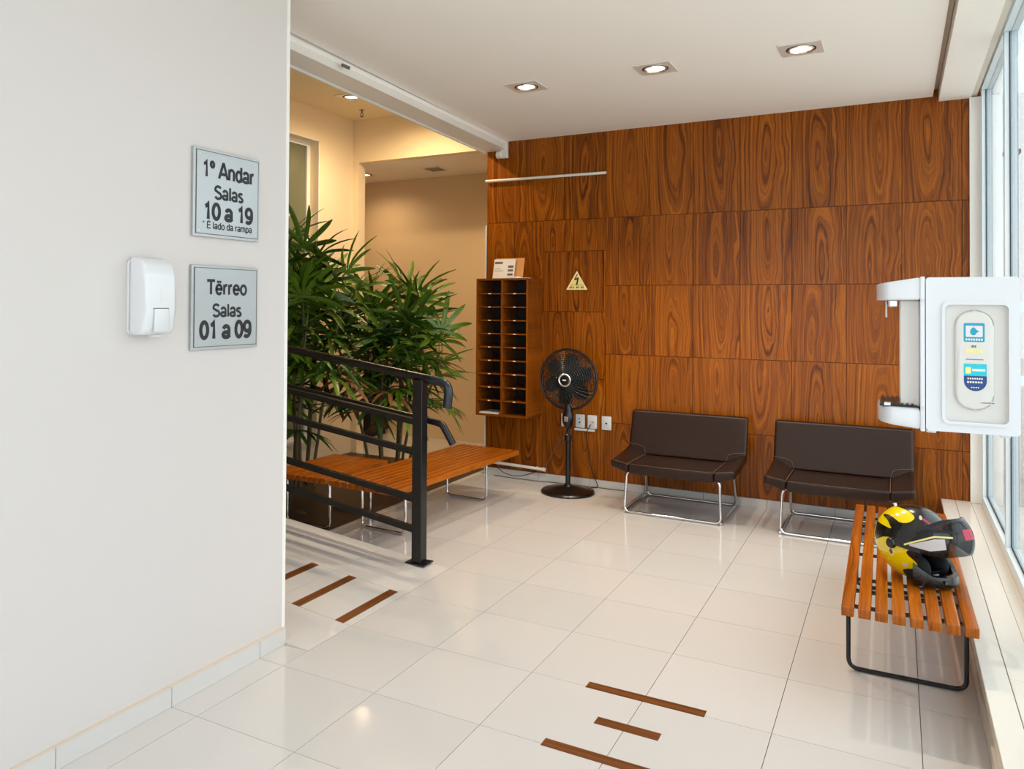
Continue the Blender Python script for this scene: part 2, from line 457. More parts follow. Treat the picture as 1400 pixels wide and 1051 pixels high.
# ------------------------------------------------------------------ floor
bm = B(-5.0, 3.02, -4.7, 6.1, -0.25, -0.006)
floor = struct('floor', bm, 'grout')
T = 0.5; GAP = 0.0028
tile_cache = {}
def tile_piece(x0, x1, y0, y1, parent, rot=None, loc=None):
    key = (round(x1-x0, 3), round(y1-y0, 3))
    if key not in tile_cache:
        hx, hy = key[0]/2-GAP/2, key[1]/2-GAP/2
        tile_cache[key] = mesh_of('floor_tile', B(-hx, hx, -hy, hy, -0.008, 0.0), 'tile', 0)
    return link('floor_tile', tile_cache[key], parent, loc or ((x0+x1)/2, (y0+y1)/2, 0), rot)
for j in range(-9, 9+1):
    for i in range(-3, 6):
        x0, x1, y0, y1 = i*T, (i+1)*T, j*T, (j+1)*T
        if j <= 0: lo = XL
        elif j == 1: lo = XL if i < 0 else 0
        elif j in (2, 3): lo = 0
        else: lo = -1.10
        if j == 1 and i < 0: y1 = 0.67
        x0 = max(x0, lo); x1 = min(x1, 2.735); y1 = min(y1, YW)
        if x1-x0 < 0.02 or y1-y0 < 0.02: continue
        tile_piece(x0, x1, y0, y1, floor)
for j in range(0, 3):          # corridor beyond the opening
    for i in range(-8, 0):
        y0 = 4.75 + j*T; y1 = min(y0+T, 6.0)
        if y1-y0 > .05: tile_piece(i*T, (i+1)*T, y0, y1, floor)
# planting bed with dark earth and its stone edging
bed = struct('floor_bed', B(-2.84, -1.155, 2.0, 4.75, -0.02, -0.002), 'soil')
for k in range(6):
    y0 = 2.0+k*.46
    obj('edging_stone', B(-1.153, -1.102, y0+.001, min(y0+.459, 4.72), -0.02, 0.001), 'sill_stone', floor, 0)

# ramp climbing away to the left behind the white wall
bm = bm_new()
prism(bm, [(0, -0.004), (-5.0, -0.004), (-5.0, 5*SL-0.006), (0, -0.0045)], 0.67, 2.0, 'XZ')
ramp = struct('floor_ramp', bm, 'stone_base')
ang = math.atan(SL)
for i in range(0, 10):
    for (y0, y1) in ((0.67, 1.0), (1.0, 1.5), (1.5, 2.0)):
        s = (i+.5)*T
        tile_piece(0, T, y0, y1, ramp, (0, ang, 0), (-s*math.cos(ang), (y0+y1)/2, s*math.sin(ang)+0.001))
# dark timber inlays, flush with the tiles
for (xa, xb, za) in ((-.102, -.047, 0), (-.392, -.337, 0), (-.672, -.617, 0)):
    xm = (xa+xb)/2
    o = link('timber_inlay', mesh_of('timber_inlay', B(-.0275, .0275, -.25, .25, -.006, .0012), 'wood_inlay', 0), ramp, (xm, 1.25, -xm*SL+0.001), (0, ang, 0))
for (xa, xb, ya, yb) in ((1.253, 1.749, .990, 1.045), (1.382, 1.634, .731, .786), (1.261, 1.757, .488, .541)):
    me = mesh_of('timber_inlay', B(-(yb-ya)/2, (yb-ya)/2, -(xb-xa)/2, (xb-xa)/2, -.006, .0009), 'wood_inlay_x', 0)
    link('timber_inlay', me, floor, ((xa+xb)/2, (ya+yb)/2, 0), (0, 0, PI/2))

# ------------------------------------------------------------------ walls
wall_left = struct('wall_left', B(XL-.14, XL, -4.7, .67, 0, 3.7), 'wall_white')
struct('wall_ramp', B(-5.0, XL-.14, .55, .67, 0, 3.7), 'wall_white')
struct('trim_1', B(XL-.012, XL+.004, .655, .676, .085, 3.2), 'trim_white')
wall_back = struct('wall_back', B(-1.066, 3.02, YW+.012, 4.75, 0, 3.7), 'wood_cabinet')
struct('trim_2', B(-1.078, -1.066, YW-.004, 4.75, 0.0, 2.40), 'trim_white')
# veneer panels
def panel(x0, x1, z0, z1, d=0.0, name='wood_panel'):
    g = 0.0022
    bm = B(-(x1-x0)/2+g, (x1-x0)/2-g, -.012, 0.0 if not d else 0, -(z1-z0)/2+g, (z1-z0)/2-g, 0.0008)
    me = mesh_of(name, bm, 'wood_panel', 0)
    return link(name, me, wall_back, ((x0+x1)/2, YW+.012-d, (z0+z1)/2))
xs = [0.136, .53, .905, 1.29, 1.684, 2.078, 2.455, 2.838, 2.884]
zs = [0.068, .587, 1.197, 1.811, 2.42, ZC+.1]
for a, c in zip(xs, xs[1:]):
    for z0, z1 in zip(zs, zs[1:]): panel(a, c, z0, z1)
for a, c in zip([-1.066, -.65, -.265], [-.65, -.265, .136]):
    panel(a, c, 2.42, ZC+.1)
for a, c in zip([-1.066, -.77], [-.77, -.469]):
    for z0, z1 in ((.068, 1.197), (1.197, 2.42)): panel(a, c, z0, z1)
for a, c in ((-.469, -.17), (-.17, .136)):
    for z0, z1 in ((.068, .97), (.97, 1.574), (2.127, 2.42)): panel(a, c, z0, z1)
panel(-.469, .118, 1.574, 2.127, 0.002, 'access_panel'); panel(.118, .136, 1.574, 2.127)
# back wall of the left hall: pier, header over the corridor opening
struct('wall_hall', B(-2.98, -2.762, 4.75, 4.87, 0, 3.7), 'wall_cream')
struct('wall_header', B(-2.762, -1.066, 4.75, 4.87, 3.19, 3.7), 'wall_cream')
struct('wall_corridor', B(-5.0, 0.2, 6.0, 6.12, 0, 3.3), 'wall_tan')
struct('wall_corridor_end', B(0.0, 0.1, 4.75, 6.0, 0, 3.3), 'wall_tan')
struct('wall_corridor_left', B(-5.0, -4.9, 4.87, 6.0, 0, 3.3), 'wall_tan')
struct('wall_corridor_near', B(-5.0, -2.98, 4.75, 4.87, 0, 3.7), 'wall_tan')
struct('ceiling_corridor', B(-5.0, 0.2, 4.87, 6.1, 3.19, 3.3), 'ceiling_white')
# wall with the tall window (left of the planting bed)
bm = bm_new()
box(bm, -3.0, -2.84, 4.15, 4.75, 0, 3.7); box(bm, -3.0, -2.84, 2.0, 2.7, 0, 3.7)
box(bm, -3.0, -2.84, 2.7, 4.15, 0, .227); box(bm, -3.0, -2.84, 2.7, 4.15, 3.32, 3.7)
struct('wall_garden', bm, 'wall_cream')
struct('wall_far_left', B(-5.1, -5.0, .55, 6.1, 0, 3.7), 'wall_cream')
struct('wall_ramp_end', B(-5.0, -3.0, 2.0, 2.1, 0, 3.7), 'wall_cream')
win2 = struct('window_2', B(-2.985, -2.945, 2.7, 4.15, .227, .275), 'trim_white')
obj('frame_jamb', B(-2.985, -2.945, 4.10, 4.15, .275, 3.32), 'trim_white', win2, 0)
obj('frame_jamb', B(-2.985, -2.945, 2.70, 2.75, .275, 3.32), 'trim_white', win2, 0)
obj('frame_head', B(-2.985, -2.945, 2.75, 4.10, 3.27, 3.32), 'trim_white', win2, 0)
obj('frame_mullion', B(-2.985, -2.945, 3.72, 3.76, .275, 3.27), 'alum', win2, 0)
obj('pane', B(-2.97, -2.962, 3.76, 4.10, .275, 3.27), 'pane_green', win2, 0)
obj('pane', B(-2.97, -2.962, 2.75, 3.72, .275, 3.27), 'pane_green', win2, 0)
obj('sill_slab', B(-2.945, -2.82, 2.69, 4.16, .205, .232), 'stone_base', win2, 0)
obj('casing', B(-2.838, -2.83, 4.15, 4.165, .232, 3.335), 'trim_white', win2, 0)
obj('casing', B(-2.838, -2.83, 2.7, 4.165, 3.32, 3.335), 'trim_white', win2, 0)
# front wall behind the photographer, with a glazed doorway
bm = bm_new()
box(bm, -.3, -.2, -4.7, -4.58, 0, 3.7); box(bm, -.2, 2.7, -4.7, -4.58, 3.0, 3.7); box(bm, 2.7, 3.02, -4.7, -4.58, 0, 3.7)
struct('wall_front', bm, 'wall_white')

# ------------------------------------------------------------------ ceilings, beam, soffit
bm = bm_new()
prism(bm, [(-.30, -4.7), (2.657, -4.7), (2.657, YW), (-.858, YW), (-.64, 1.25), (-.60, .60), (-.30, .60)], ZC, ZC+.12, 'XY')
struct('ceiling', bm, 'ceiling_white')
struct('ceiling_slot', B(2.60, 2.75, -4.7, YW, ZC+.12, ZC+.2), 'ceiling_white')
struct('ceiling_hall', B(-5.1, -.55, .55, 4.87, 3.66, 3.76), 'wall_cream')
struct('ceiling_void', B(-.60, 3.02, -4.7, 4.75, 3.70, 3.76), 'ceiling_white')
# beam along the edge between the two ceilings
bm = bm_new()
prism(bm, [(-.668, 1.25), (-.850, YW), (-1.082, YW), (-.842, 1.25), (-.80, .67), (-.62, .67)], 3.118, 3.7, 'XY')
beam = struct('ceiling_beam', bm, 'trim_white')
def along(y, x0, x1): return x0 + (x1-x0)*(y-1.25)/(YW-1.25)
bm = bm_new()   # shadow-gap moulding under the ceiling edge
prism(bm, [(-.652, 1.0), (-.668, 1.0), (along(4.53, -.668, -.850), 4.53), (along(4.53, -.652, -.838), 4.53)], 3.165, 3.196, 'XY')
obj('cove_moulding', bm, 'ceiling_white', beam, 0)
bm = bm_new()
prism(bm, [(-.842, 1.0), (-.858, 1.0), (along(4.54, -.858, -1.098), 4.54), (along(4.54, -.842, -1.082), 4.54)], 3.105, 3.15, 'XY')
obj('bottom_bead', bm, 'trim_white', beam, 0)
bm = bm_new()
box(bm, -.905, -.835, YW-.045, YW-.001, 3.04, 3.195, .004)
obj('end_bracket', bm, 'trim_white', beam)
bm = bm_new()
lathe(bm, [(.0, 0), (.03, 0), (.036, .006), (.036, .05), (.0, .05)], 20, Matrix.Translation((-.945, YW-.03, 3.075)) @ Matrix.Rotation(PI/2, 4, 'Y'), cap=False)
obj('end_roller', bm, 'trim_white', beam)
bm = B(-.655, -.64, 1.72, 1.80, 3.135, 3.155, .003)
obj('bracket_clip', bm, 'ink_grey', beam)
# soffit along the window wall
sof = struct('ceiling_soffit', B(2.693, 2.895, -4.7, YW, 3.16, 3.7), 'ceiling_white')
obj('edge_strip', B(2.895, 2.93, -4.7, YW, 3.17, 3.3), 'stone_base', sof, 0)  # thin trim along the outer edge of the soffit box
obj('slot_runner', B(2.664, 2.689, -4.7, YW-.003, 3.25, 3.262), 'stone_base', sof, 0)

# ------------------------------------------------------------------ baseboards
bb = struct('baseboard_left', B(XL, XL+.004, -4.6, .67, 0, .078), 'grout')
obj('top_joint', B(XL, XL+.012, -4.6, .672, .0805, .0855), 'joint_beige', bb, 0)
for k in range(-9, 2):
    y0, y1 = k*.5, min(k*.5+.5, .676)
    obj('baseboard_tile', B(XL, XL+.012, y0+.0015, y1-.0015, .001, .081), 'tile', bb, 0)
bb = struct('baseboard_back', B(-1.066, XS, YW-.004, YW+.01, 0, .062), 'grout')
xx = -1.066
for x1 in [-.5, 0, .5, 1.0, 1.5, 2.0, 2.5, 2.705]:
    obj('baseboard_tile', B(xx+.0015, x1-.0015, YW-.013, YW+.01, .001, .067), 'tile', bb, 0); xx = x1
# sill: two runs of stone slabs on a low curb
curb = struct('wall_right', B(2.735, 2.99, -4.6, YW, -.006, .20), 'stone_base')
sl = struct('trim_3', B(2.722, 2.985, -4.6, YW, .198, .212), 'grout', 'stone window sill along the glazed wall')
yy = YW
ks = [1.05, 1.0, 1.1, .95, 1.0, 1.05, 1.0, 1.0, 1.0]
for L_ in ks:
    y1 = yy; y0 = max(yy-L_, -4.6); yy = y0
    if y1-y0 < .02: continue
    obj('sill_slab', B(XS+.003, 2.789, y0+.0012, y1-.0012, .204, ZS, .0015), 'sill_stone', sl, 0)
    obj('sill_slab', B(2.7915, 2.8865, y0+.35*0+.0012, y1-.0012, .204, ZS, .0015), 'sill_stone', sl, 0)
    obj('sill_slab', B(2.889, 2.95, y0+.0012, y1-.0012, .200, ZS-.004, .0015), 'sill_stone', sl, 0)
    obj('curb_face', B(2.722, 2.736, y0+.0012, y1-.0012, .072, .2035), 'sill_stone', curb, 0)
    obj('curb_base', B(2.712, 2.7358, y0+.0012, y1-.0012, .001, .068), 'stone_base', curb, 0)

# ------------------------------------------------------------------ glazed wall
win1 = struct('window_1', B(2.95, 3.02, -4.6, 4.52, ZS-.02, .295), 'alum')
obj('frame_head', B(2.95, 3.02, -4.6, 4.52, 3.19, 3.30), 'alum', win1, 0)
struct('trim_4', B(2.884, 2.955, YW-.03, 4.62, ZS-.002, 3.16), 'trim_white')
muls = [4.48, 3.13, 1.75, .62, -.75, -2.1, -3.4, -4.55]
for y in muls:
    obj('frame_mullion', B(2.952, 3.018, y-.022, y+.022, .295, 3.19, .002), 'alum', win1, 0)
for a, c in zip(muls, muls[1:]):
    obj('pane', B(XG-.003, XG+.003, c+.022, a-.022, .295, 3.19), 'glass', win1, 0)
    obj('gasket', B(XG-.009, XG-.004, a-.028, a-.0225, .30, 3.19), 'gasket', win1, 0)
    obj('gasket', B(XG-.009, XG-.004, c+.03, a-.03, .2955, .303), 'gasket', win1, 0)
# outside: pavement, pale blockwork, brown post
struct('ground_outside', B(3.02, 30, -30, 30, -.3, -.05), 'ext_ground')
g = thing('boundary_wall', 'pale painted blockwork wall outside the window', 'wall', (6.0, 9.0, -.05))
obj('blockwork', B(-2.0, 6.0, 0, .2, 0, 2.6), 'ext_block', g, 0)
obj('coping', B(-2.05, 6.05, -.03, .23, 2.6, 2.68), 'ext_ground', g, 0)
g = thing('gate_post', 'slim brown post outside the window', 'post', (3.42, 7.2, -.05))
obj('shaft', B(-.05, .05, -.05, .05, 0, 3.2, .006), 'ext_brown', g, 0)
obj('cap', B(-.07, .07, -.07, .07, 3.2, 3.25, .01), 'ext_brown', g, 0)

# ------------------------------------------------------------------ recessed downlights
def downlight(label, x, y, z, power, size=.24, group=None, warm=(1, .84, .65), cone=128):
    d = thing('recessed_downlight', label, 'downlight', (x, y, z), 0, group)
    h = size/2; r = size*.36
    bm = bm_new()       # square frame with a round hole
    n = 32; out = []; inn = []
    for k in range(n):
        a = 2*PI*k/n; ca, sa = math.cos(a), math.sin(a); q = h/max(abs(ca), abs(sa))
        out.append((ca*q, sa*q)); inn.append((ca*r, sa*r))
    for (za, zb) in ((-.006, -.006),):
        vo = [bm.verts.new((p[0], p[1], za)) for p in out]; vi = [bm.verts.new((p[0], p[1], zb)) for p in inn]
        vt = [bm.verts.new((p[0], p[1], -.0005)) for p in out]; vd = [bm.verts.new((p[0], p[1], .0)) for p in inn]
        for k in range(n):
            j = (k+1) % n
            bm.faces.new((vo[k], vo[j], vi[j], vi[k])); bm.faces.new((vt[k], vt[j], vo[j], vo[k])); bm.faces.new((vi[k], vi[j], vd[j], vd[k]))
    obj('frame', bm, 'downlight_frame', d, 30)
    bm = bm_new(); lathe(bm, [(r*.98, -.003), (r*.98, -.0075), (r*.90, -.0075), (r*.90, -.003)], 32, cap=False)
    obj('shadow_ring', bm, 'black_matte', d)
    bm = bm_new(); lathe(bm, [(r*.90, -.004), (r*.88, -.013), (r*.78, -.013), (r*.70, -.004)], 32, cap=False)
    obj('trim_ring', bm, 'reflector', d)
    bm = bm_new(); lathe(bm, [(r*.72, -.0035), (r*.5, -.006), (r*.2, -.0075), (.001, -.008)], 32, cap=True)
    obj('lamp', bm, 'lamp_glow', d)
    l = bpy.data.lights.new('downlight_beam', 'SPOT'); l.energy = power; l.color = warm
    l.spot_size = math.radians(cone); l.spot_blend = 0.75; l.shadow_soft_size = r*.6
    lo = bpy.data.objects.new('downlight_beam', l); C.objects.link(lo); lo.parent = d; lo.location = (0, 0, -.03)
    return d
P0 = 85
downlight('square recessed downlight in the white ceiling nearest the edge beam', .10, 2.89, ZC, P0)
downlight('square recessed downlight in the white ceiling, middle of the row of three', 1.03, 2.89, ZC, P0)
downlight('square recessed downlight in the white ceiling nearest the window soffit', 1.915, 2.91, ZC, P0)
downlight('recessed downlight in the high cream ceiling above the palms', -2.24, 3.92, 3.66, 22, warm=(1, .72, .42))
downlight('unseen downlight added in the high cream ceiling behind the edge beam to light the header', -1.80, 3.95, 3.66, 115, warm=(1, .72, .42), cone=174)  # lamp hidden by the beam, added to wash the header evenly
downlight('recessed downlight in the low corridor ceiling past the opening', -3.17, 5.43, 3.19, 24, warm=(1, .72, .42), cone=160)
downlight('unseen downlight added in the low corridor ceiling behind the wood wall to even the light', -1.0, 5.25, 3.19, 34, warm=(1, .72, .42), cone=160)  # added lamp out of view, placed to spread light evenly over the tan wall
# ceiling vent and sprinkler
v = thing('ceiling_vent', 'square grey air vent in the corridor ceiling', 'vent', (-2.21, 5.46, 3.19))
obj('frame', B(-.11, .11, -.12, .12, -.008, -.0005, .003), 'downlight_frame', v)
for k in range(5):
    obj('slat', B(-.085, .085, -.09+k*.04, -.066+k*.04, -.014, -.0085), 'vent_grey', v, 0)
s = thing('sprinkler_head', 'small dark sprinkler under the high cream ceiling', 'sprinkler', (-2.46, 4.39, 3.66))
bm = bm_new(); lathe(bm, [(.001, -.0005), (.03, -.0005), (.03, -.006), (.001, -.006)], 16, cap=False); obj('rose', bm, 'silver', s)
bm = bm_new(); tube(bm, [(0,0,-.006), (0,0,-.03)], .008, 8); tube(bm, [(0,0,-.03), (-.02,0,-.05), (0,0,-.07)], .004, 6); tube(bm, [(0,0,-.03), (.02,0,-.05), (0,0,-.07)], .004, 6); obj('yoke', bm, 'ink_grey', s)
bm = bm_new(); lathe(bm, [(.001, -.07), (.018, -.07), (.018, -.074), (.001, -.074)], 12, cap=False); obj('deflector', bm, 'ink_grey', s)

# ------------------------------------------------------------------ ramp railing
rail = thing('ramp_railing', 'black steel ramp railing with sloping bars and two curved handrails', 'railing', (-.185, 1.94, .0175))
wl = (-.185, 1.94, .0175)
RS = .13
def rz(x, z0): return z0 + RS*(-.2-x)
obj('post', B(-.22, -.15, 1.905, 1.975, .022, 1.165, .003), 'black_metal', rail, world=wl)
obj('base_plate', B(-.255, -.115, 1.885, 1.998, .024, .032, .001), 'black_metal', rail, world=wl)
bm = bm_new(); box(bm, -3.3, -3.24, 1.905, 1.975, .33, 1.55, .003); obj('post', bm, 'black_metal', rail, world=wl)
bm = bm_new(); box(bm, -1.85, -1.79, 1.905, 1.975, .18, 1.36, .003); obj('post', bm, 'black_metal', rail, world=wl)
for z0 in (.895, .707, .413, .224):
    bm = bm_new(); tube(bm, [(-.21, 1.94, rz(-.21, z0)), (-3.28, 1.94, rz(-3.28, z0))], .018, 4, square=True)
    obj('bar', bm, 'black_metal', rail, world=wl)
bm = bm_new(); tube(bm, fillet([(-3.28, 1.94, rz(-3.28, 1.18)), (-.1, 1.94, rz(-.1, 1.18))], .05), .026, 14); hr = obj('handrail', bm, 'black_metal', rail, world=wl)
bm = bm_new(); tube(bm, fillet([(-.1, 1.94, rz(-.1, 1.18)), (.025, 1.94, 1.145), (.012, 1.94, 1.0)], .1, 8), .028, 14); obj('curved_grip', bm, 'grip_black', rail, world=wl)
bm = bm_new(); tube(bm, [(-3.28, 2.01, rz(-3.28, .905)), (-.15, 2.01, rz(-.15, .905))], .020, 12); obj('handrail', bm, 'black_metal', rail, world=wl)
bm = bm_new(); tube(bm, fillet([(-.16, 2.01, rz(-.16, .905)), (-.065, 2.01, .885), (.015, 2.01, .765)], .05, 6), .022, 12); obj('curved_grip', bm, 'black_metal', rail, world=wl)
for x in (-.185, -1.82):
    bm = bm_new(); tube(bm, [(x, 1.97, rz(x, .88)), (x, 2.01, rz(x, .90))], .008, 8); obj('rail_bracket', bm, 'black_metal', rail, world=wl)

# ------------------------------------------------------------------ slatted benches
def bench(label, loc, rotz, nsl, width, length, ztop, legs, leg_mat, leg_x, sw=.046, brace=True, st=.038):
    b_ = thing('slatted_bench', label, 'bench', loc, rotz)
    pitch = (width-sw)/(nsl-1)
    me = mesh_of('slat', B(-sw/2, sw/2, -length/2, length/2, ztop-st, ztop, .003, 2), 'wood_slat', 40)
    for k in range(nsl):
        link('slat', me, b_, (-width/2+sw/2+k*pitch, 0, 0))
    for ly in legs:
        x0, x1 = leg_x
        zt = ztop-st-.012
        bm = bm_new()
        tube(bm, fillet([(x0, ly, zt), (x0, ly, .011), (x1, ly, .011), (x1, ly, zt)], .045, 6, True), .0095, 10, closed=True)
        obj('leg_frame', bm, leg_mat, b_)
    for ly in [y for y in (-length*.42, -length*.22, 0, length*.22, length*.42)]:
        bm = B(-width/2+.02, width/2-.02, ly-.012, ly+.012, ztop-st-.010, ztop-st-.0005)
        obj('cross_bar', bm, 'black_metal', b_, 0)
    return b_
bench('slatted wooden bench with black wire legs under the window, carrying the helmet', (2.446, 2.30, 0), 0.012, 8, .475, 1.89, .41, (-.56, .62), 'black_metal', (-.225, .225))
bench('long slatted wooden bench with chrome legs beside the planting bed', (-.715, 2.985, 0), math.radians(-3), 10, .58, 1.74, .40, (-.54, .60), 'chrome', (-.26, .13), .044)
bench('short slatted wooden bench standing on the dark bed beside the palms', (-1.36, 2.53, 0), 0, 10, .53, .78, .40, (-.25, .25), 'chrome', (-.2, .2), .042)

# ------------------------------------------------------------------ leather chairs
def lchair(label, loc):
    c = thing('lounge_chair', label, 'chair', loc)
    W = .475; SX = .325
    def sstep(q): q = max(0, min(1, q)); return q*q*(3-2*q)
    def top(x, v):
        wq = sstep((abs(x)-SX+.03)/(W-SX+.03))
        z = .402 + .016*wq + .045*wq*v*v - .016*v*(1-wq)
        yf = -.012*(1-(x/SX)**2) if abs(x) < SX else .02*((abs(x)-SX)/(W-SX))
        yb = .53 + .03*wq
        return Vector((x, yf+(yb-yf)*v, z))
    def thick(x): return .085 - .02*sstep((abs(x)-SX)/(W-SX))
    def cushion(x0, x1, nu, nv=8):
        bm = bm_new(); tp = []; bt = []
        for i in range(nu+1):
            x = x0+(x1-x0)*i/nu
            tp.append([bm.verts.new(top(x, j/nv)) for j in range(nv+1)])
            bt.append([bm.verts.new(top(x, j/nv)-Vector((0, -.01 if j == 0 else 0, thick(x)))) for j in range(nv+1)])
        rim = []
        for i in range(nu):
            for j in range(nv):
                bm.faces.new((tp[i][j], tp[i+1][j], tp[i+1][j+1], tp[i][j+1])); bm.faces.new((bt[i][j+1], bt[i+1][j+1], bt[i+1][j], bt[i][j]))
            for j, s in ((0, 1), (nv, -1)):
                f = (tp[i][j], bt[i][j], bt[i+1][j], tp[i+1][j]); bm.faces.new(f if s > 0 else f[::-1])
        for j in range(nv):
            for i, s in ((0, -1), (nu, 1)):
                f = (tp[i][j], bt[i][j], bt[i][j+1], tp[i][j+1]); bm.faces.new(f if s < 0 else f[::-1])
        bmesh.ops.recalc_face_normals(bm, faces=bm.faces)
        es = [e for e in bm.edges if e.calc_face_angle(0) > math.radians(50)]
        bmesh.ops.bevel(bm, geom=es, offset=.022, segments=4, profile=.55, affect='EDGES', clamp_overlap=True)
        return bm
    obj('seat', cushion(-SX, SX, 10), 'leather', c, 80)
    obj('seat_wing', cushion(-W, -SX, 6), 'leather', c, 80)
    obj('seat_wing', cushion(SX, W, 6), 'leather', c, 80)
    for s in (-1, 1):
        bm = bm_new(); tube(bm, [tuple(top(s*SX, v/8)+Vector((0, 0, -.001 if v else -.012))) for v in range(9)], .003, 6)
        obj('seam', bm, 'thread', c)
    # backrest: tilted padded slab, slightly dished
    bm = bm_new(); nu, nv = 12, 6; F = []; K = []
    for i in range(nu+1):
        x = -W+2*W*i/nu
        fr_, kr_ = [], []
        for j in range(nv+1):
            s = j/nv; z = .385+.36*s; y = .50+.115*s + .012*(1-(x/W)**2)*math.sin(PI*s)
            fr_.append(bm.verts.new((x, y, z))); kr_.append(bm.verts.new((x, y+.062-.01*s, z-.004)))
        F.append(fr_); K.append(kr_)
    for i in range(nu):
        for j in range(nv):
            bm.faces.new((F[i][j], F[i+1][j], F[i+1][j+1], F[i][j+1])); bm.faces.new((K[i][j+1], K[i+1][j+1], K[i+1][j], K[i][j]))
        bm.faces.new((K[i][0], K[i+1][0], F[i+1][0], F[i][0])); bm.faces.new((F[i][nv], F[i+1][nv], K[i+1][nv], K[i][nv]))
    for j in range(nv):
        bm.faces.new((K[0][j], F[0][j], F[0][j+1], K[0][j+1])); bm.faces.new((F[nu][j], K[nu][j], K[nu][j+1], F[nu][j+1]))
    bmesh.ops.recalc_face_normals(bm, faces=bm.faces)
    es = [e for e in bm.edges if e.calc_face_angle(0) > math.radians(50)]
    bmesh.ops.bevel(bm, geom=es, offset=.024, segments=4, profile=.55, affect='EDGES')
    obj('backrest', bm, 'leather', c, 80)
    for s in (-1, 1):
        bm = bm_new(); tube(bm, [(s*W*.985, .527, .470), (s*(SX+.06), .517, .462), (s*(SX+.015), .511, .445), (s*SX, .504, .40)], .0026, 6); obj('back_seam', bm, 'thread', c)
    # chrome sled frame
    fx = .368
    for y0, y1, zt in ((.06, .085, .328), (.70, .62, .335)):
        bm = bm_new()
        tube(bm, fillet([(-fx, y0, .011), (fx, y0, .011), (fx-.012, y1, zt), (-fx+.012, y1, zt)], .05, 6, True), .0105, 12, closed=True)
        obj('leg_frame', bm, 'chrome', c)
    for s in (-1, 1):
        bm = bm_new(); tube(bm, [(s*fx, .06, .0125), (s*fx, .70, .0125)], .0095, 10); obj('runner', bm, 'chrome', c)
        bm = bm_new(); tube(bm, [(s*.30, .085, .330), (s*.30, .62, .336)], .010, 10); obj('seat_rail', bm, 'black_metal', c)
        bm = bm_new(); tube(bm, [(s*.30, .50, .345), (s*.30, .60, .37), (s*.30, .66, .60)], .012, 8); obj('back_support', bm, 'black_metal', c)
    obj('seat_pan', B(-.31, .31, .07, .60, .3405, .352, .003), 'black_matte', c, 0)
    return c
lchair('dark brown leather lounge chair on a chrome frame next to the white outlet plates', (.905, 3.775, 0))
lchair('dark brown leather lounge chair on a chrome frame behind the window bench', (2.055, 3.765, 0))

# ------------------------------------------------------------------ pigeonhole cabinet
cx0, cx1, cy0, cz0, cz1 = -1.005, -.478, 4.225, .628, 1.858
cl = (-.74, YW, cz0)
cab = thing('pigeonhole_cabinet', 'wall hung wooden pigeonhole cabinet with twenty open compartments', 'cabinet', cl)
obj('side_panel', B(cx0, cx0+.018, cy0, YW-.002, cz0, cz1), 'wood_cabinet', cab, 0, cl)
obj('side_panel', B(cx1-.018, cx1, cy0, YW-.002, cz0, cz1), 'wood_cabinet', cab, 0, cl)
obj('top_panel', B(cx0, cx1, cy0, YW-.002, cz1, cz1+.018), 'wood_cabinet', cab, 0, cl)
obj('bottom_panel', B(cx0, cx1, cy0, YW-.002, cz0-.018, cz0), 'wood_cabinet', cab, 0, cl)
obj('divider', B(-.75, -.732, cy0, YW-.012, cz0, cz1), 'wood_cabinet', cab, 0, cl)
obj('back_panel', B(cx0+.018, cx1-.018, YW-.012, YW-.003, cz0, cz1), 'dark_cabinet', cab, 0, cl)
for col, (a, c_) in enumerate(((cx0+.018, -.75), (-.732, cx1-.018))):
    for k in range(1, 10):
        z = cz0+(cz1-cz0)*k/10
        sh = obj('shelf', B(a, c_, cy0+.004, YW-.012, z-.005, z+.005), 'wood_cabinet', cab, 0, cl)
        xm = (a+c_)/2
        obj('label_clip', B(xm-.012, xm+.012, cy0+.0005, cy0+.004, z-.004, z+.005), 'paper', sh, 0, cl)
# things on and in the cabinet
lf = thing('leaflet_holder', 'tilted white printed leaflet with tan card behind it on the pigeonhole cabinet', 'leaflet', (-.80, 4.36, cz1+.018))
tl = Matrix.Rotation(math.radians(-14), 4, 'X')
def leaf_plate(name, x0, x1, z0, z1, y, mat, th=.002):
    bm = B(x0, x1, y, y+th, z0, z1); bmesh.ops.transform(bm, matrix=tl, verts=bm.verts); return obj(name, bm, mat, lf, 0)
leaf_plate('front_sheet', -.105, .115, 0.001, .19, -.004, 'paper')
leaf_plate('tan_card', .05, .20, 0.001, .2, .008, 'paper_tan', .003)
leaf_plate('back_sheet', -.10, .195, 0.001, .205, .014, 'paper_tan', .003)
for (a, b_, c_, d_) in ((-.095, -.015, .145, .165), (.045, .10, .105, .128), (.045, .10, .07, .09), (.045, .10, .03, .05), (-.095, -.03, .095, .098), (-.095, .0, .075, .078)):
    leaf_plate('print_block', a, b_, c_, d_, -.0055, 'ink_grey', .001)
bm = B(-.70, -.59, 4.26, 4.335, cz1+.018, cz1+.036, .001); tag(obj('paper_stack', bm, 'paper', None, 0), 'small stack of cream paper pads on the pigeonhole cabinet', 'paper')
bm = bm_new(); box(bm, -.66, -.53, 4.26, 4.40, 0, .004, 0); bmesh.ops.translate(bm, vec=(0.01, -.02, cz1+.0183), verts=bm.verts)
bmesh.ops.rotate(bm, cent=(-.6, 4.30, 0), matrix=Matrix.Rotation(.25, 3, 'Z'), verts=bm.verts)
bmesh.ops.translate(bm, vec=(0.03, -.01, 0), verts=bm.verts)
tag(obj('loose_sheet', bm, 'paper', None, 0), 'loose white sheet at the front edge of the pigeonhole cabinet top', 'paper')
bm = bm_new(); box(bm, cx0+.03, -.78, 4.24, 4.46, cz0+.0005, cz0+.012)
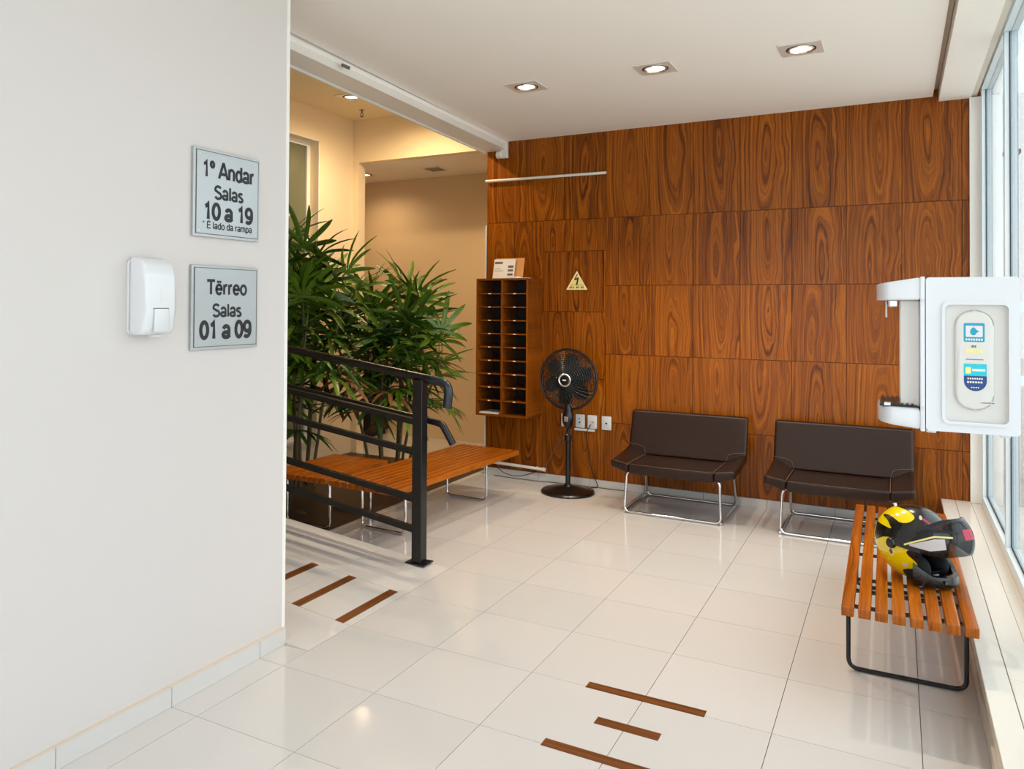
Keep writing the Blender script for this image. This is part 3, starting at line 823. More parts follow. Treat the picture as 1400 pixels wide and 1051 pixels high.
tag(obj('envelope_pile', bm, 'paper', None, 0), 'white envelopes lying in the lowest pigeonhole', 'envelopes')

# ------------------------------------------------------------------ wall fittings on the veneer
s = thing('warning_sign', 'yellow triangular high voltage warning sign with a black lightning bolt', 'sign', (-.135, YW-.004, 1.775))
bm = bm_new(); prism(bm, [(-.102, 0), (.102, 0), (0, .172)], -.003, 0, 'XZ'); obj('plate', bm, 'warn_edge', s, 0)
bm = bm_new(); prism(bm, [(-.085, .008), (.085, .008), (0, .152)], -.0036, -.0031, 'XZ'); obj('yellow_face', bm, 'warn_yellow', s, 0)
bm = bm_new(); prism(bm, [(.006, .145), (-.022, .088), (-.004, .092), (-.004, .088), (-.026, .082), (.012, .108), (.0, .106)], -.0044, -.0037, 'XZ'); bm.free()
bm = bm_new(); prism(bm, [(.002, .142), (-.028, .086), (.004, .094), (-.008, .046), (.008, .046), (.02, .114), (-.008, .104), (.010, .142)], -.0044, -.0037, 'XZ'); obj('bolt_mark', bm, 'ink', s, 0)
obj('rule_line', B(-.066, .066, -.0042, -.0037, .041, .0445), 'ink_grey', s, 0)
for k, wd in enumerate((.012, .009, .011, .0, .013, .010, .0, .012, .009)):
    if wd: obj('print_block', B(-.07+k*.0158, -.07+k*.0158+wd, -.0042, -.0037, .013, .030), 'ink_grey', s, 0)

def plate(label, x0, x1, z0, z1, kind):
    xm, zm = (x0+x1)/2, (z0+z1)/2
    p_ = thing('outlet_plate', label, 'outlet', (xm, YW, zm))
    hx, hz = (x1-x0)/2, (z1-z0)/2
    bm = bm_new(); prism(bm, rrect(-hx, hx, -hz, hz, .008, 4), -.010, -.001, 'XZ', .002, 2); obj('cover', bm, 'white_plastic', p_)
    def disc(x, z, r, mat='black_matte', d=.0112):
        bm = bm_new(); lathe(bm, [(.0005, 0), (r, 0), (r, .002), (.0005, .002)], 14, Matrix.Translation((x, -d, z)) @ Matrix.Rotation(-PI/2, 4, 'X'), cap=False)
        obj('hole' if mat == 'black_matte' else 'socket_face', bm, mat, p_)
    if kind == 'two': disc(-.008, .02, .006); disc(-.004, -.012, .007)
    if kind == 'socket': disc(.004, -.012, .026, 'cream_plastic', .0118); disc(-.002, -.004, .004, d=.0124); disc(.010, -.004, .004, d=.0124)
    if kind == 'one': disc(0, -.002, .008); disc(-.009, -.003, .004)
    return p_
plate('white blank wall plate behind the fan pole', -.279, -.195, .52, .64, 'none')
plate('white wall plate with two dark holes right beside the fan pole', -.14, -.053, .522, .642, 'two')
plate('white wall plate with a round power socket above the white cable cover', -.025, .062, .522, .642, 'socket')
plate('white wall plate with a single dark hole nearest the leather chair', .108, .196, .52, .642, 'one')
tag(obj('cable_cover', B(-.15, .042, YW-.016, YW-.001, .495, .516, .003), 'white_plastic', None), 'short white cable cover strip under the outlet plates', 'cable cover')
bm = bm_new(); tube(bm, [(-1.066, YW-.028, 2.83), (.146, YW-.028, 2.822)], .0125, 12)
rd = thing('wall_rod', 'slim white horizontal rod high on the wood wall', 'rod', (-.46, YW, 2.825)); obj('rod', bm, 'trim_white', rd, world=(-.46, YW, 2.825))
for x in (-1.0, -.45, .10):
    bm = bm_new(); tube(bm, [(x, YW-.028, 2.826), (x, YW-.0005, 2.826)], .006, 8); obj('bracket', bm, 'trim_white', rd, world=(-.46, YW, 2.825))
lr = thing('cable_conduit', 'white cable conduit low on the wood wall beside the bench end', 'conduit', (-.75, YW, .1))
wl2 = (-.75, YW, .1)
bm = bm_new(); tube(bm, [(-1.05, YW-.035, .128), (-.44, YW-.035, .110)], .014, 10); obj('pipe', bm, 'trim_white', lr, world=wl2)
bm = bm_new(); tube(bm, [(-.456, YW-.035, .1105), (-.425, YW-.035, .1095)], .018, 10); obj('end_cap', bm, 'trim_white', lr, world=wl2)
for x in (-1.0, -.52):
    bm = bm_new(); tube(bm, [(x, YW-.035, .118), (x, YW-.0005, .118)], .008, 8); obj('bracket', bm, 'trim_white', lr, world=wl2)
bm = bm_new(); tube(bm, fillet([(-.43, YW-.035, .118), (-.38, YW-.04, .22), (-.31, YW-.008, .36), (-.2, YW-.008, .50)], .1, 6), .003, 6)
tag(obj('power_cable', bm, 'ink_grey', None), 'thin dark cable rising from the conduit end to the outlet plates', 'cable')
pts = [(-.93, YW-.045, .098), (-.86, YW-.05, .045), (-.76, YW-.055, .02), (-.66, YW-.06, .03), (-.57, YW-.055, .06), (-.5, YW-.045, .09)]
bm = bm_new(); tube(bm, fillet(pts, .3, 6), .0035, 6); tag(obj('sagging_cable', bm, 'black_matte', None), 'dark cable hanging in a loop under the white conduit', 'cable')
pts = [(-.95, YW-.055, .0045), (-.5, YW-.07, .0045), (-.35, YW-.045, .0045), (-.15, YW-.03, .0045), (.35, YW-.025, .0045)]
bm = bm_new(); tube(bm, fillet(pts, .4, 6), .0035, 6); tag(obj('floor_cable', bm, 'ink_grey', None), 'dark cable lying on the floor along the baseboard behind the fan', 'cable')

# ------------------------------------------------------------------ pedestal fan
fan = thing('pedestal_fan', 'black pedestal fan standing before the wood wall', 'fan', (-.09, 4.225, 0))
bm = bm_new(); lathe(bm, [(.001, 0), (.232, 0), (.235, .012), (.225, .024), (.15, .034), (.09, .05), (.04, .058), (.03, .075), (.001, .075)], 40, cap=False); obj('base', bm, 'black_plastic', fan)
bm = bm_new(); lathe(bm, [(.022, .07), (.022, .44), (.030, .45), (.030, .50), (.020, .51), (.015, .515), (.015, .56), (.001, .56)], 20); obj('pole', bm, 'black_metal', fan)
bm = bm_new(); lathe(bm, [(.0135, .515), (.0135, .575)], 16); obj('inner_tube', bm, 'chrome', fan)
bm = bm_new(); lathe(bm, [(.018, .555), (.03, .565), (.048, .61), (.052, .65), (.046, .69), (.032, .72), (.028, .76), (.001, .76)], 20); obj('control_box', bm, 'black_plastic', fan)
obj('control_label', B(-.018, .014, -.0535, -.049, .622, .664, .002), 'silver', fan)
bm = bm_new(); tube(bm, [(0, .01, .74), (0, .03, .84), (0, .07, .96)], .022, 12); obj('neck', bm, 'black_plastic', fan)
HZ = .985
head = Matrix.Translation((0, 0, HZ)) @ Matrix.Rotation(PI/2, 4, 'X')     # local +Z of head -> world -Y
bm = bm_new(); lathe(bm, [(.001, -.15), (.05, -.145), (.065, -.10), (.065, -.055), (.05, -.045), (.001, -.045)], 20, head, cap=False); obj('motor_housing', bm, 'black_plastic', fan)
R_ = .262
def guard(name, zsgn, depth):
    bm = bm_new()
    def zz(r): return zsgn*depth*math.cos(min(1, r/R_)*PI/2*.97)
    for k in range(13):
        r = .055 + (R_-.055)*k/12.0
        tube(bm, [(r*math.cos(2*PI*q/40), r*math.sin(2*PI*q/40), zz(r)) for q in range(40)], .0021, 4, closed=True)
    for k in range(36):
        a0 = 2*PI*k/36
        pts = []
        for q in range(7):
            r = .05+(R_-.05)*q/6; a = a0 + .45*(r/R_)*zsgn
            pts.append((r*math.cos(a), r*math.sin(a), zz(r)))
        tube(bm, pts, .0019, 4)
    bmesh.ops.transform(bm, matrix=head, verts=bm.verts)
    obj(name, bm, 'black_plastic', fan)
guard('front_guard', 1, .085); guard('rear_guard', -1, .07)
bm = bm_new(); tube(bm, [(R_*math.cos(2*PI*q/48), R_*math.sin(2*PI*q/48), 0) for q in range(48)], .010, 8, closed=True); bmesh.ops.transform(bm, matrix=head, verts=bm.verts); obj('guard_rim', bm, 'black_plastic', fan)
for k in range(6):
    bm = bm_new(); nr, nc = 6, 4; G_ = []
    for i in range(nr+1):
        s = i/nr; r = .04+.185*s; wd = .045+.085*math.sin(PI*(.15+.75*s)); row = []
        for j in range(nc+1):
            u = j/nc-.5; row.append(bm.verts.new((r, u*wd*1.1+.02*s, .02*u*(1.6-s))))
        G_.append(row)
    for i in range(nr):
        for j in range(nc): bm.faces.new((G_[i][j], G_[i+1][j], G_[i+1][j+1], G_[i][j+1]))
    bmesh.ops.transform(bm, matrix=head @ Matrix.Rotation(2*PI*k/6+.25, 4, 'Z'), verts=bm.verts)
    obj('blade', bm, 'black_matte', fan, 60)
bm = bm_new(); lathe(bm, [(.001, -.02), (.045, -.02), (.045, .025), (.03, .04), (.001, .042)], 20, head, cap=False); obj('hub', bm, 'black_plastic', fan)
bm = bm_new(); lathe(bm, [(.042, .085), (.058, .085), (.058, .093), (.052, .098), (.042, .095)], 28, head, cap=False); obj('silver_ring', bm, 'silver', fan)
bm = bm_new(); lathe(bm, [(.001, .083), (.043, .083), (.043, .09), (.001, .095)], 24, head, cap=False); bd = obj('badge', bm, 'black_plastic', fan)
bm = B(-.016, .016, -.1, -.0955, HZ-.006, HZ+.006, .002); obj('badge_mark', bm, 'white_plastic', bd)
pts = [(.03, 4.475, .006), (.07, 4.49, .006), (.09, 4.50, .02), (.02, 4.52, .16), (-.02, 4.528, .36), (-.04, 4.53, .48), (.01, 4.53, .56)]
bm = bm_new(); tube(bm, fillet(pts, .2, 6), .0035, 6); tag(obj('fan_cord', bm, 'black_matte', None), 'dark cord running from the fan base up to the wall socket', 'cord')

# ------------------------------------------------------------------ signs and dispenser on the white wall
def wall_sign(label, y0, y1, z0, z1, lines):
    loc = (XL, (y0+y1)/2, (z0+z1)/2)
    s = thing('room_sign', label, 'sign', loc)
    hy, hz = (y1-y0)/2, (z1-z0)/2
    obj('backing', B(.001, .014, -hy, hy, -hz, hz, .001), 'sign_back', s, 0)
    obj('face', B(.0142, .0165, -hy+.016, hy-.012, -hz+.014, hz-.012, .0005), 'sign_plate', s, 0)
    bm = bm_new()
    for (a, b_, c_, d_) in ((-hy+.013, hy-.009, hz-.012, hz-.0095), (-hy+.013, hy-.009, -hz+.0115, -hz+.014), (-hy+.013, -hy+.0155, -hz+.0115, hz-.0095), (hy-.0115, hy-.009, -hz+.0115, hz-.0095)):
        box(bm, .0141, .0168, a, b_, c_, d_)
    obj('border_line', bm, 'ink_grey', s, 0)
    for sy in (-1, 1):
        for sz in (-1, 1):
            bm = bm_new(); lathe(bm, [(.0003, 0), (.004, 0), (.003, .002), (.0003, .002)], 10, Matrix.Translation((.0165, sy*(hy-.03), sz*(hz-.026))) @ Matrix.Rotation(PI/2, 4, 'Y'), cap=False)
            obj('screw', bm, 'silver', s)
    for body, cap, weight, y, z, wid in lines: letters(body, cap, weight, y, z, wid, s)
wall_sign('grey wall sign reading 1º Andar Salas 10 a 19', .08, .466, 1.914, 2.289, (
    ('1º Andar', .068, .20, .003, .103, .305), ('Salas', .058, .20, .004, .008, .172), ('10 a 19', .070, .245, .004, -.076, .29), ('* É lado da rampa', .030, .17, .0, -.136, .29)))
wall_sign('grey wall sign reading Tërreo Salas 01 a 09', .076, .462, 1.435, 1.793, (
    ('Tërreo', .062, .20, .004, .087, .235), ('Salas', .056, .20, .004, -.012, .172), ('01 a 09', .074, .245, .0, -.096, .30)))
ds = thing('soap_dispenser', 'white soap dispenser with push lever on the white wall', 'dispenser', (XL, -.155, 1.655))
bm = bm_new(); prism(bm, rrect(-.072, .072, -.148, .148, .022, 5), .001, .012, 'YZ', .002, 1); obj('back_plate', bm, 'white_plastic', ds)
bm = bm_new()
prism(bm, [(.0125, -.145), (.085, -.145), (.10, -.12), (.108, -.05), (.108, .08), (.098, .12), (.075, .142), (.03, .152), (.0125, .152)], -.072, .072, 'XZ', .014, 4)
obj('shell', bm, 'white_gloss', ds, 60)
bm = bm_new(); prism(bm, [(.106, -.135), (.118, -.125), (.1135, -.045), (.1085, -.045)], -.034, .034, 'XZ', .003, 2); lv = obj('push_lever', bm, 'white_gloss', ds, 50)
obj('lever_gap', B(.1072, .1095, -.036, .036, -.0455, -.042), 'ink_grey', lv, 0)
obj('level_window', B(.1075, .1092, -.003, .003, -.022, .03, .0005), 'cream_plastic', ds, 0)
obj('outlet', B(.06, .09, -.02, .02, -.155, -.145, .003), 'cream_plastic', ds)

# ------------------------------------------------------------------ water purifier
PY0, PY1 = .60, .90
pb = (2.60, .75, 1.25)
pu = thing('water_purifier', 'white wall mounted water purifier with open tap bay and drip tray', 'water purifier', pb)
def pp(name, bm, mat, parent=None, smooth=40): return obj(name, bm, mat, parent or pu, smooth, pb)
bm = bm_new()    # body side outline with its window cut as a recess
prism(bm, rrect(2.497, 2.741, 1.252, 1.727, .012, 4), PY0+.012, PY1, 'XZ', .006, 2); pp('body', bm, 'white_gloss')
# side cover ring around the recess
n = 4
def ring_plate(bm, outer, inner, y0, y1):
    N = len(outer)
    vo = [bm.verts.new((p[0], y0, p[1])) for p in outer]; vi = [bm.verts.new((p[0], y0, p[1])) for p in inner]
    wo_ = [bm.verts.new((p[0], y1, p[1])) for p in outer]; wi = [bm.verts.new((p[0], y1, p[1])) for p in inner]
    for k in range(N):
        j = (k+1) % N
        bm.faces.new((vo[k], vo[j], vi[j], vi[k])); bm.faces.new((wo_[j], wo_[k], wi[k], wi[j]))
        bm.faces.new((wo_[k], wo_[j], vo[j], vo[k])); bm.faces.new((vi[k], vi[j], wi[j], wi[k]))
bm = bm_new(); ring_plate(bm, rrect(2.499, 2.739, 1.254, 1.725, .012, 5), rrect(2.549, 2.711, 1.287, 1.643, .014, 5), PY0-.004, PY0+.0115); pp('side_cover', bm, 'white_gloss', None, 30)
bm = bm_new(); ring_plate(bm, rrect(2.541, 2.719, 1.279, 1.651, .02, 5), rrect(2.550, 2.710, 1.288, 1.642, .014, 5), PY0-.010, PY0-.0042)
pp('window_bezel', bm, 'white_gloss', None, 30)
rec = pp('recess_panel', B(2.5492, 2.7108, PY0+.006, PY0+.0118, 1.2872, 1.6428), 'cream_plastic', None, 0)
bm = bm_new(); prism(bm, rrect(2.576, 2.674, 1.325, 1.625, .046, 8), PY0-.002, PY0+.0058, 'XZ', .0072, 6); boss = pp('filter_boss', bm, 'cream_plastic', None, 80)
def lab(name, pts, mat, d): 
    bm = bm_new(); prism(bm, pts, PY0-.002-d-.0004, PY0-.002-d, 'XZ'); return pp(name, bm, mat, boss, 0)
lab('blue_label', rrect(2.598, 2.651, 1.530, 1.587, .004, 3), 'label_teal', .0004)
lab('white_field', rrect(2.603, 2.646, 1.545, 1.579, .002, 2), 'white_gloss', .0009)
lab('drop_mark', [(2.614, 1.562), (2.617, 1.570), (2.623, 1.575), (2.628, 1.570), (2.632, 1.565), (2.638, 1.562), (2.631, 1.558), (2.627, 1.551), (2.620, 1.550), (2.615, 1.555)], 'label_teal', .0014)
for k in range(7): lab('print_block', rrect(2.6025+k*.0065, 2.607+k*.0065, 1.534, 1.5405, .001, 1), 'paper', .0009)
for k in range(3): lab('print_block', rrect(2.618+k*.0042, 2.621+k*.0042, 1.513, 1.520, .0008, 1), 'ink_grey', .0004)
for k in range(6): lab('yellow_print', rrect(2.603+k*.0073, 2.6085+k*.0073, 1.496, 1.509, .001, 1), 'label_yellow', .0004)
for k in range(9): lab('print_block', rrect(2.604+k*.005, 2.6075+k*.005, 1.4755, 1.4785, .0006, 1), 'ink_grey', .0004)
lab('teal_label', [(2.598, 1.464), (2.598, 1.428), (2.656, 1.428), (2.656, 1.464)], 'label_cyan', .0004)
arc = [(2.627+.029*math.cos(PI+PI*k/14), 1.412+.030*math.sin(PI+PI*k/14)) for k in range(15)]
lab('navy_label', [(2.656, 1.4278), (2.598, 1.4278)] + arc, 'label_navy', .0004)
lab('print_block', rrect(2.602, 2.616, 1.434, 1.454, .003, 3), 'label_yellow', .0009)
lab('print_block', rrect(2.619, 2.652, 1.442, 1.449, .001, 1), 'paper', .0009)
for k in range(7): lab('print_block', rrect(2.607+k*.0058, 2.611+k*.0058, 1.417, 1.422, .0008, 1), 'paper', .0009)
for k in range(6): lab('print_block', rrect(2.606+k*.0068, 2.611+k*.0068, 1.406, 1.4115, .0008, 1), 'paper', .0009)
for k in range(4): lab('print_block', rrect(2.616+k*.0058, 2.6195+k*.0058, 1.391, 1.3945, .0008, 1), 'paper', .0009)
tg = pp('small_tag', B(2.640, 2.678, PY0-.0034, PY0-.0022, 1.343, 1.353), 'white_plastic', rec, 0)
for k in range(8): pp('print_block', B(2.6425+k*.0042, 2.6452+k*.0042, PY0-.0040, PY0-.0035, 1.346, 1.350), 'ink_grey', rec, 0)
bm = bm_new(); prism(bm, rrect(2.484, 2.4965, 1.250, 1.729, .003, 2), PY0-.006, PY1+.004, 'XZ', .002, 2); fl = pp('front_flange', bm, 'white_gloss')
for z in (1.655, 1.322):
    bm = bm_new(); lathe(bm, [(.0003, 0), (.0042, 0), (.003, .002), (.0003, .002)], 12, Matrix.Translation((2.4905, PY0-.006, z)) @ Matrix.Rotation(PI/2, 4, 'X'), cap=False); pp('screw', bm, 'silver', fl)
def bay_outline(x_front, y0, y1, bulge):
    ym = (y0+y1)/2; h = (y1-y0)/2; pts = [(2.4838, y0)]
    for k in range(13):
        a = -PI/2 + PI*k/12
        pts.append((x_front+bulge*(1-math.cos(a)) , ym+h*math.sin(a)))
    pts.append((2.4838, y1)); return pts
bm = bm_new(); prism(bm, bay_outline(2.361, PY0, PY1, .04), 1.656, 1.716, 'XY', .007, 3)
for v in bm.verts:
    if v.co.z > 1.69: v.co.z += -.009 + .02*(v.co.x-2.361)/.123
pp('tap_head', bm, 'white_gloss')
bm = bm_new(); prism(bm, bay_outline(2.364, PY0, PY1, .045), 1.262, 1.318, 'XY', .010, 3)
for v in bm.verts:
    if v.co.z < 1.29: v.co.z += .006 - .014*(v.co.x-2.361)/.123
pp('tray_basin', bm, 'white_gloss')
pp('bay_back', B(2.428, 2.4838, PY0+.045, PY1-.03, 1.318, 1.656, .004), 'cream_plastic')
bm = bm_new()
box(bm, 2.372, 2.478, PY0+.03, PY1-.03, 1.3175, 1.324, .002)
gr = pp('drip_grille', bm, 'black_plastic')
for k in range(7): pp('grille_bar', B(2.376+k*.014, 2.382+k*.014, PY0+.035, PY1-.035, 1.3242, 1.329), 'black_plastic', gr, 0)
pp('grille_clip', B(2.384, 2.404, PY0+.02, PY0+.05, 1.320, 1.331, .002), 'silver', gr)
bm = bm_new(); lathe(bm, [(.010, 1.636), (.013, 1.64), (.013, 1.657)], 16, Matrix.Translation((2.405, PY0+.10, 0))); pp('spout', bm, 'chrome')
pp('spout_mount', B(2.398, 2.424, PY0+.055, PY0+.085, 1.634, 1.657, .003), 'silver')
pp('water_lever', B(2.388, 2.393, PY0+.10, PY0+.13, 1.60, 1.656), 'cream_plastic')
for x in (2.514, 2.705): pp('foot', B(x-.014, x+.014, PY0+.03, PY0+.06, 1.243, 1.2525, .003), 'white_plastic')
for z in (1.40, 1.62):
    bm = B(2.7412, 2.9515, .63, .66, z, z+.03, .002); pp('wall_bracket', bm, 'alum', None, 0)

# ------------------------------------------------------------------ motorcycle helmet
hel = thing('motorcycle_helmet', 'yellow and black open face motorcycle helmet with raised smoked visor', 'helmet', (2.490, 1.885, .4105), math.radians(-36))
hel.scale = (1.12, 1.12, 1.18)
# local frame: +X face direction, +Y wearer's left, Z up
AX, AY, AZ, HC = .148, .118, .135, .142
def hs(az, el, k=1.0):
    """point on the shell; az 0 = face, el from -90..90"""
    ca, sa, ce, se = math.cos(az), math.sin(az), math.cos(el), math.sin(el)
    x = AX*ce*ca; y = AY*ce*sa; z = AZ*se
    if x < 0: x *= 1.04
    if se < 0:
        z *= 1.06
        f_ = 1 - .10*se*se
        x *= f_ + .25*max(0, -se)*0; y *= f_
    return Vector((x*k, y*k, HC+z*k))
def face_open(az, el):
    a = abs(math.degrees(az)); e = math.degrees(el)
    return a < 58 - .25*max(0, -e-10) and -46 < e < 16
NA, NE = 72, 36
def shell_mesh(k, keep, flip=False):
    bm = bm_new(); V = {}
    def vv(i, j):
        key = (i % NA, j)
        if key not in V:
            V[key] = bm.verts.new(hs(-PI+2*PI*(i % NA)/NA, math.radians(-64+154*j/NE) if j < NE else PI/2*.9999, k))
        return V[key]
    for i in range(NA):
        for j in range(NE):
            az = -PI+2*PI*(i+.5)/NA; el = math.radians(-64+154*(j+.5)/NE)
            if keep(az, el):
                q = [vv(i, j), vv(i+1, j), vv(i+1, j+1), vv(i, j+1)]
                try: bm.faces.new(q[::-1] if flip else q)
                except ValueError: pass
    return bm
def solid(bm, th):
    bmesh.ops.recalc_face_normals(bm, faces=bm.faces)
    bmesh.ops.solidify(bm, geom=list(bm.faces), thickness=th)
    return bm
obj('shell', solid(shell_mesh(1.0, lambda a, e: not face_open(a, e)), .006), 'helmet_black', hel, 60)
obj('lining', shell_mesh(.93, lambda a, e: not (abs(math.degrees(a)) < 48 and -40 < math.degrees(e) < 12)), 'helmet_lining', hel, 80)
def D(x): return math.degrees(x)
def inside(poly, x, y):
    c = False; n_ = len(poly)
    for i in range(n_):
        x0, y0 = poly[i]; x1, y1 = poly[i-1]
        if (y0 > y) != (y1 > y) and x < (x1-x0)*(y-y0)/(y1-y0)+x0: c = not c
    return c
def patch(name, poly, k, mat, parent, th=.0015, mirror=True, dens=1):
    """raised coloured panel on the shell; poly in degrees of (azimuth, elevation)"""
    for sgn in ((1, -1) if mirror else (1,)):
        bm = bm_new()
        q = [Vector((p_[0]*sgn, p_[1], 0)) for p_ in poly]
        for _ in range(2 if len(q) > 6 else 1):
            q = [c_ for i_ in range(len(q)) for c_ in (q[i_]*.78+q[i_-1]*.22, q[i_]*.78+q[(i_+1) % len(q)]*.22)]
        vs = [bm.verts.new(p_) for p_ in q]; f = bm.faces.new(vs)
        bmesh.ops.triangulate(bm, faces=[f])
        for _ in range(4):
            es = [e for e in bm.edges if e.calc_length() > 7]
            if not es: break
            bmesh.ops.subdivide_edges(bm, edges=es, cuts=1); bmesh.ops.triangulate(bm, faces=bm.faces)
        for v in bm.verts: v.co = hs(math.radians(v.co.x), math.radians(v.co.y), k)
        bmesh.ops.recalc_face_normals(bm, faces=bm.faces)
        ret = bmesh.ops.extrude_face_region(bm, geom=list(bm.faces))
        cen = Vector((0, 0, HC))
        for v in [g_ for g_ in ret['geom'] if isinstance(g_, bmesh.types.BMVert)]: v.co = cen + (v.co-cen)*(1+th/.13)
        obj(name, bm, mat, parent, 50)
# side panels (the wearer's right side faces the room)
patch('yellow_side_panel', [(-172, 12), (-168, -38), (-150, -52), (-112, -57), (-70, -59), (-63, -50), (-80, -40), (-60, -31), (-55, -23), (-78, -6), (-50, 4), (-78, 11), (-108, 8), (-126, -2), (-142, -6), (-150, 2), (-158, 14)], 1.004, 'helmet_yellow', hel)
patch('yellow_crown_panel', [(-176, 32), (-150, 24), (-118, 24), (-96, 22), (-112, 36), (-140, 40), (-118, 42), (-86, 36), (-70, 40), (-58, 52), (-80, 64), (-130, 66), (-165, 56)], 1.004, 'helmet_yellow', hel)
patch('crown_vent', [(-140, 39), (-112, 35), (-96, 22), (-86, 24), (-84, 35), (-112, 44)], 1.010, 'helmet_black', hel, .004)
patch('side_badge', [(-97+5*math.cos(2*PI*k/12), -12+7*math.sin(2*PI*k/12)) for k in range(12)], 1.016, 'label_yellow', hel, .0008)
patch('badge_ring', [(-97+3*math.cos(2*PI*k/12), -12+4.2*math.sin(2*PI*k/12)) for k in range(12)], 1.022, 'ink_grey', hel, .0006)
patch('side_sticker', [(-82, -27), (-71, -24), (-73, -31), (-80, -33)], 1.016, 'helmet_pale', hel, .0006)
patch('red_stripe', [(-46, 48), (-28, 38), (-24, 41), (-42, 54)], 1.006, 'helmet_red', hel, .001)
patch('pale_stripe', [(-52, 50), (-46, 47), (-42, 55), (-48, 58)], 1.006, 'helmet_pale', hel, .001)
patch('red_lettering', [(-20, 34), (-6, 32), (-6, 40), (-12, 37), (-15, 42), (-20, 40)], 1.006, 'helmet_red', hel, .001)
# chin guard: cheek blocks and the bar across the front
def jaw(s0, s1, name, mat, zl, zu, k0=1.0, k1=1.04):
    bm = bm_new(); rows = []
    nseg = 14
    for i in range(nseg+1):
        a = math.radians(s0+(s1-s0)*i/nseg)
        low = hs(a, math.radians(-62), k0)
        fx = 1.0 + .10*max(0, math.cos(a))**2
        up_ = zu(math.degrees(a)); lo_ = zl
        def at(r, z): return Vector((AX*r*math.cos(a)*fx, AY*r*math.sin(a), z))
        rows.append([bm.verts.new(at(.86, lo_)), bm.verts.new(at(1.0, lo_+.008)), bm.verts.new(at(1.03, (lo_+up_)/2)), bm.verts.new(at(1.0, up_)), bm.verts.new(at(.88, up_+.002)), bm.verts.new(at(.82, (lo_+up_)/2))])
    for a_, c_ in zip(rows, rows[1:]):
        for k in range(6): bm.faces.new((a_[k], a_[(k+1) % 6], c_[(k+1) % 6], c_[k]))
    bm.faces.new(rows[0][::-1]); bm.faces.new(rows[-1])
    bmesh.ops.recalc_face_normals(bm, faces=bm.faces)
    obj(name, bm, mat, hel, 60)
jaw(-64, 64, 'chin_bar', 'helmet_black', .004, lambda d: .050 + .055*min(1, max(0, (abs(d)-38)/36)))
for s in (-1, 1):
    bm = bm_new()
    bmesh.ops.create_uvsphere(bm, u_segments=16, v_segments=10, radius=1, matrix=Matrix.Translation((.050, s*.064, .064)) @ Matrix.Rotation(-s*.25, 4, 'Z') @ Matrix.Diagonal((.055, .024, .050, 1)))
    obj('cheek_pad', bm, 'helmet_lining', hel, 80)
bm = bm_new(); tube(bm, fillet([(.06, -.05, .02), (.085, 0, .008), (.06, .05, .02)], .04, 6), .005, 6); obj('chin_strap', bm, 'helmet_lining', hel)
obj('strap_tag', B(.118, .122, -.012, .012, .006, .024), 'label_yellow', hel, 0)
bm = bm_new(); lathe(bm, [(.001, 0), (.007, 0), (.006, .003), (.001, .003)], 12, Matrix.Translation((.158, -.045, .034)) @ Matrix.Rotation(PI/2, 4, 'Y'), cap=False); obj('chin_stud', bm, 'helmet_black', hel)
# raised visor: part of a larger shell, rotated upward about the temple pivots
def visor_pt(a, e, k=1.075):
    ca, sa, ce, se = math.cos(a), math.sin(a), math.cos(e), math.sin(e)
    p_ = Vector((AX*(1.12+.34*max(0, ca)**2)*k*ce*ca, AY*k*sa*(.35+.65*ce), AZ*.98*k*se))
    return p_
tilt = Matrix.Translation((.006, 0, HC+.006)) @ Matrix.Rotation(math.radians(-17), 4, 'Y')
bm = bm_new(); rows = []
na, ne = 28, 10
for i in range(na+1):
    d = -92+184*i/na
    lo_ = -27 + 26*max(0, (abs(d)-38)/54)**1.1; hi = 26 - 18*max(0, (abs(d)-30)/62)
    rows.append([bm.verts.new(tilt @ visor_pt(math.radians(d), math.radians(lo_+(hi-lo_)*j/ne))) for j in range(ne+1)])
for a_, c_ in zip(rows, rows[1:]):
    for j in range(ne): bm.faces.new((a_[j], a_[j+1], c_[j+1], c_[j]))
bmesh.ops.recalc_face_normals(bm, faces=bm.faces)
vs_ = obj('visor', bm, 'visor', hel, 80)
def visor_strip(name, f_lo, f_hi, d0, d1, mat, k=1.079, n_=24):
    bm = bm_new(); r_ = []
    for i in range(n_+1):
        d = d0+(d1-d0)*i/n_
        q = [visor_pt(math.radians(d), math.radians(e), kk) for e, kk in ((f_lo(d), k), (f_hi(d), k), (f_hi(d), k+.012), (f_lo(d), k+.012))]
        r_.append([bm.verts.new(tilt @ p_) for p_ in q])
    for a_, c_ in zip(r_, r_[1:]):
        for j in range(4): bm.faces.new((a_[j], a_[(j+1) % 4], c_[(j+1) % 4], c_[j]))
    bm.faces.new(r_[0][::-1]); bm.faces.new(r_[-1])
    bmesh.ops.recalc_face_normals(bm, faces=bm.faces)
    obj(name, bm, mat, vs_, 60)
hi_ = lambda d: 26 - 18*max(0, (abs(d)-30)/62)
lo__ = lambda d: -27 + 26*max(0, (abs(d)-38)/54)**1.1
visor_strip('visor_top_trim', lambda d: hi_(d)-3, lambda d: hi_(d)+2, -92, 92, 'helmet_black', 1.07)
visor_strip('side_cover', lambda d: lo__(d)+8*max(0, min(1, (abs(d)-50)/20))*0, lambda d: hi_(d)-2, -96, -62, 'helmet_black')
visor_strip('side_cover', lambda d: lo__(d), lambda d: hi_(d)-2, 62, 96, 'helmet_black')
visor_strip('yellow_trim', lambda d: 4-.22*abs(d+45), lambda d: 6.5-.22*abs(d+45), -78, -28, 'label_yellow', 1.092)
visor_strip('yellow_trim', lambda d: 4-.22*abs(d-45), lambda d: 6.5-.22*abs(d-45), 28, 78, 'label_yellow', 1.092)
visor_strip('pale_reflector', lambda d: -14+.5*max(0, -52-d), lambda d: 2-.16*abs(d+45), -72, -36, 'helmet_pale', 1.086)
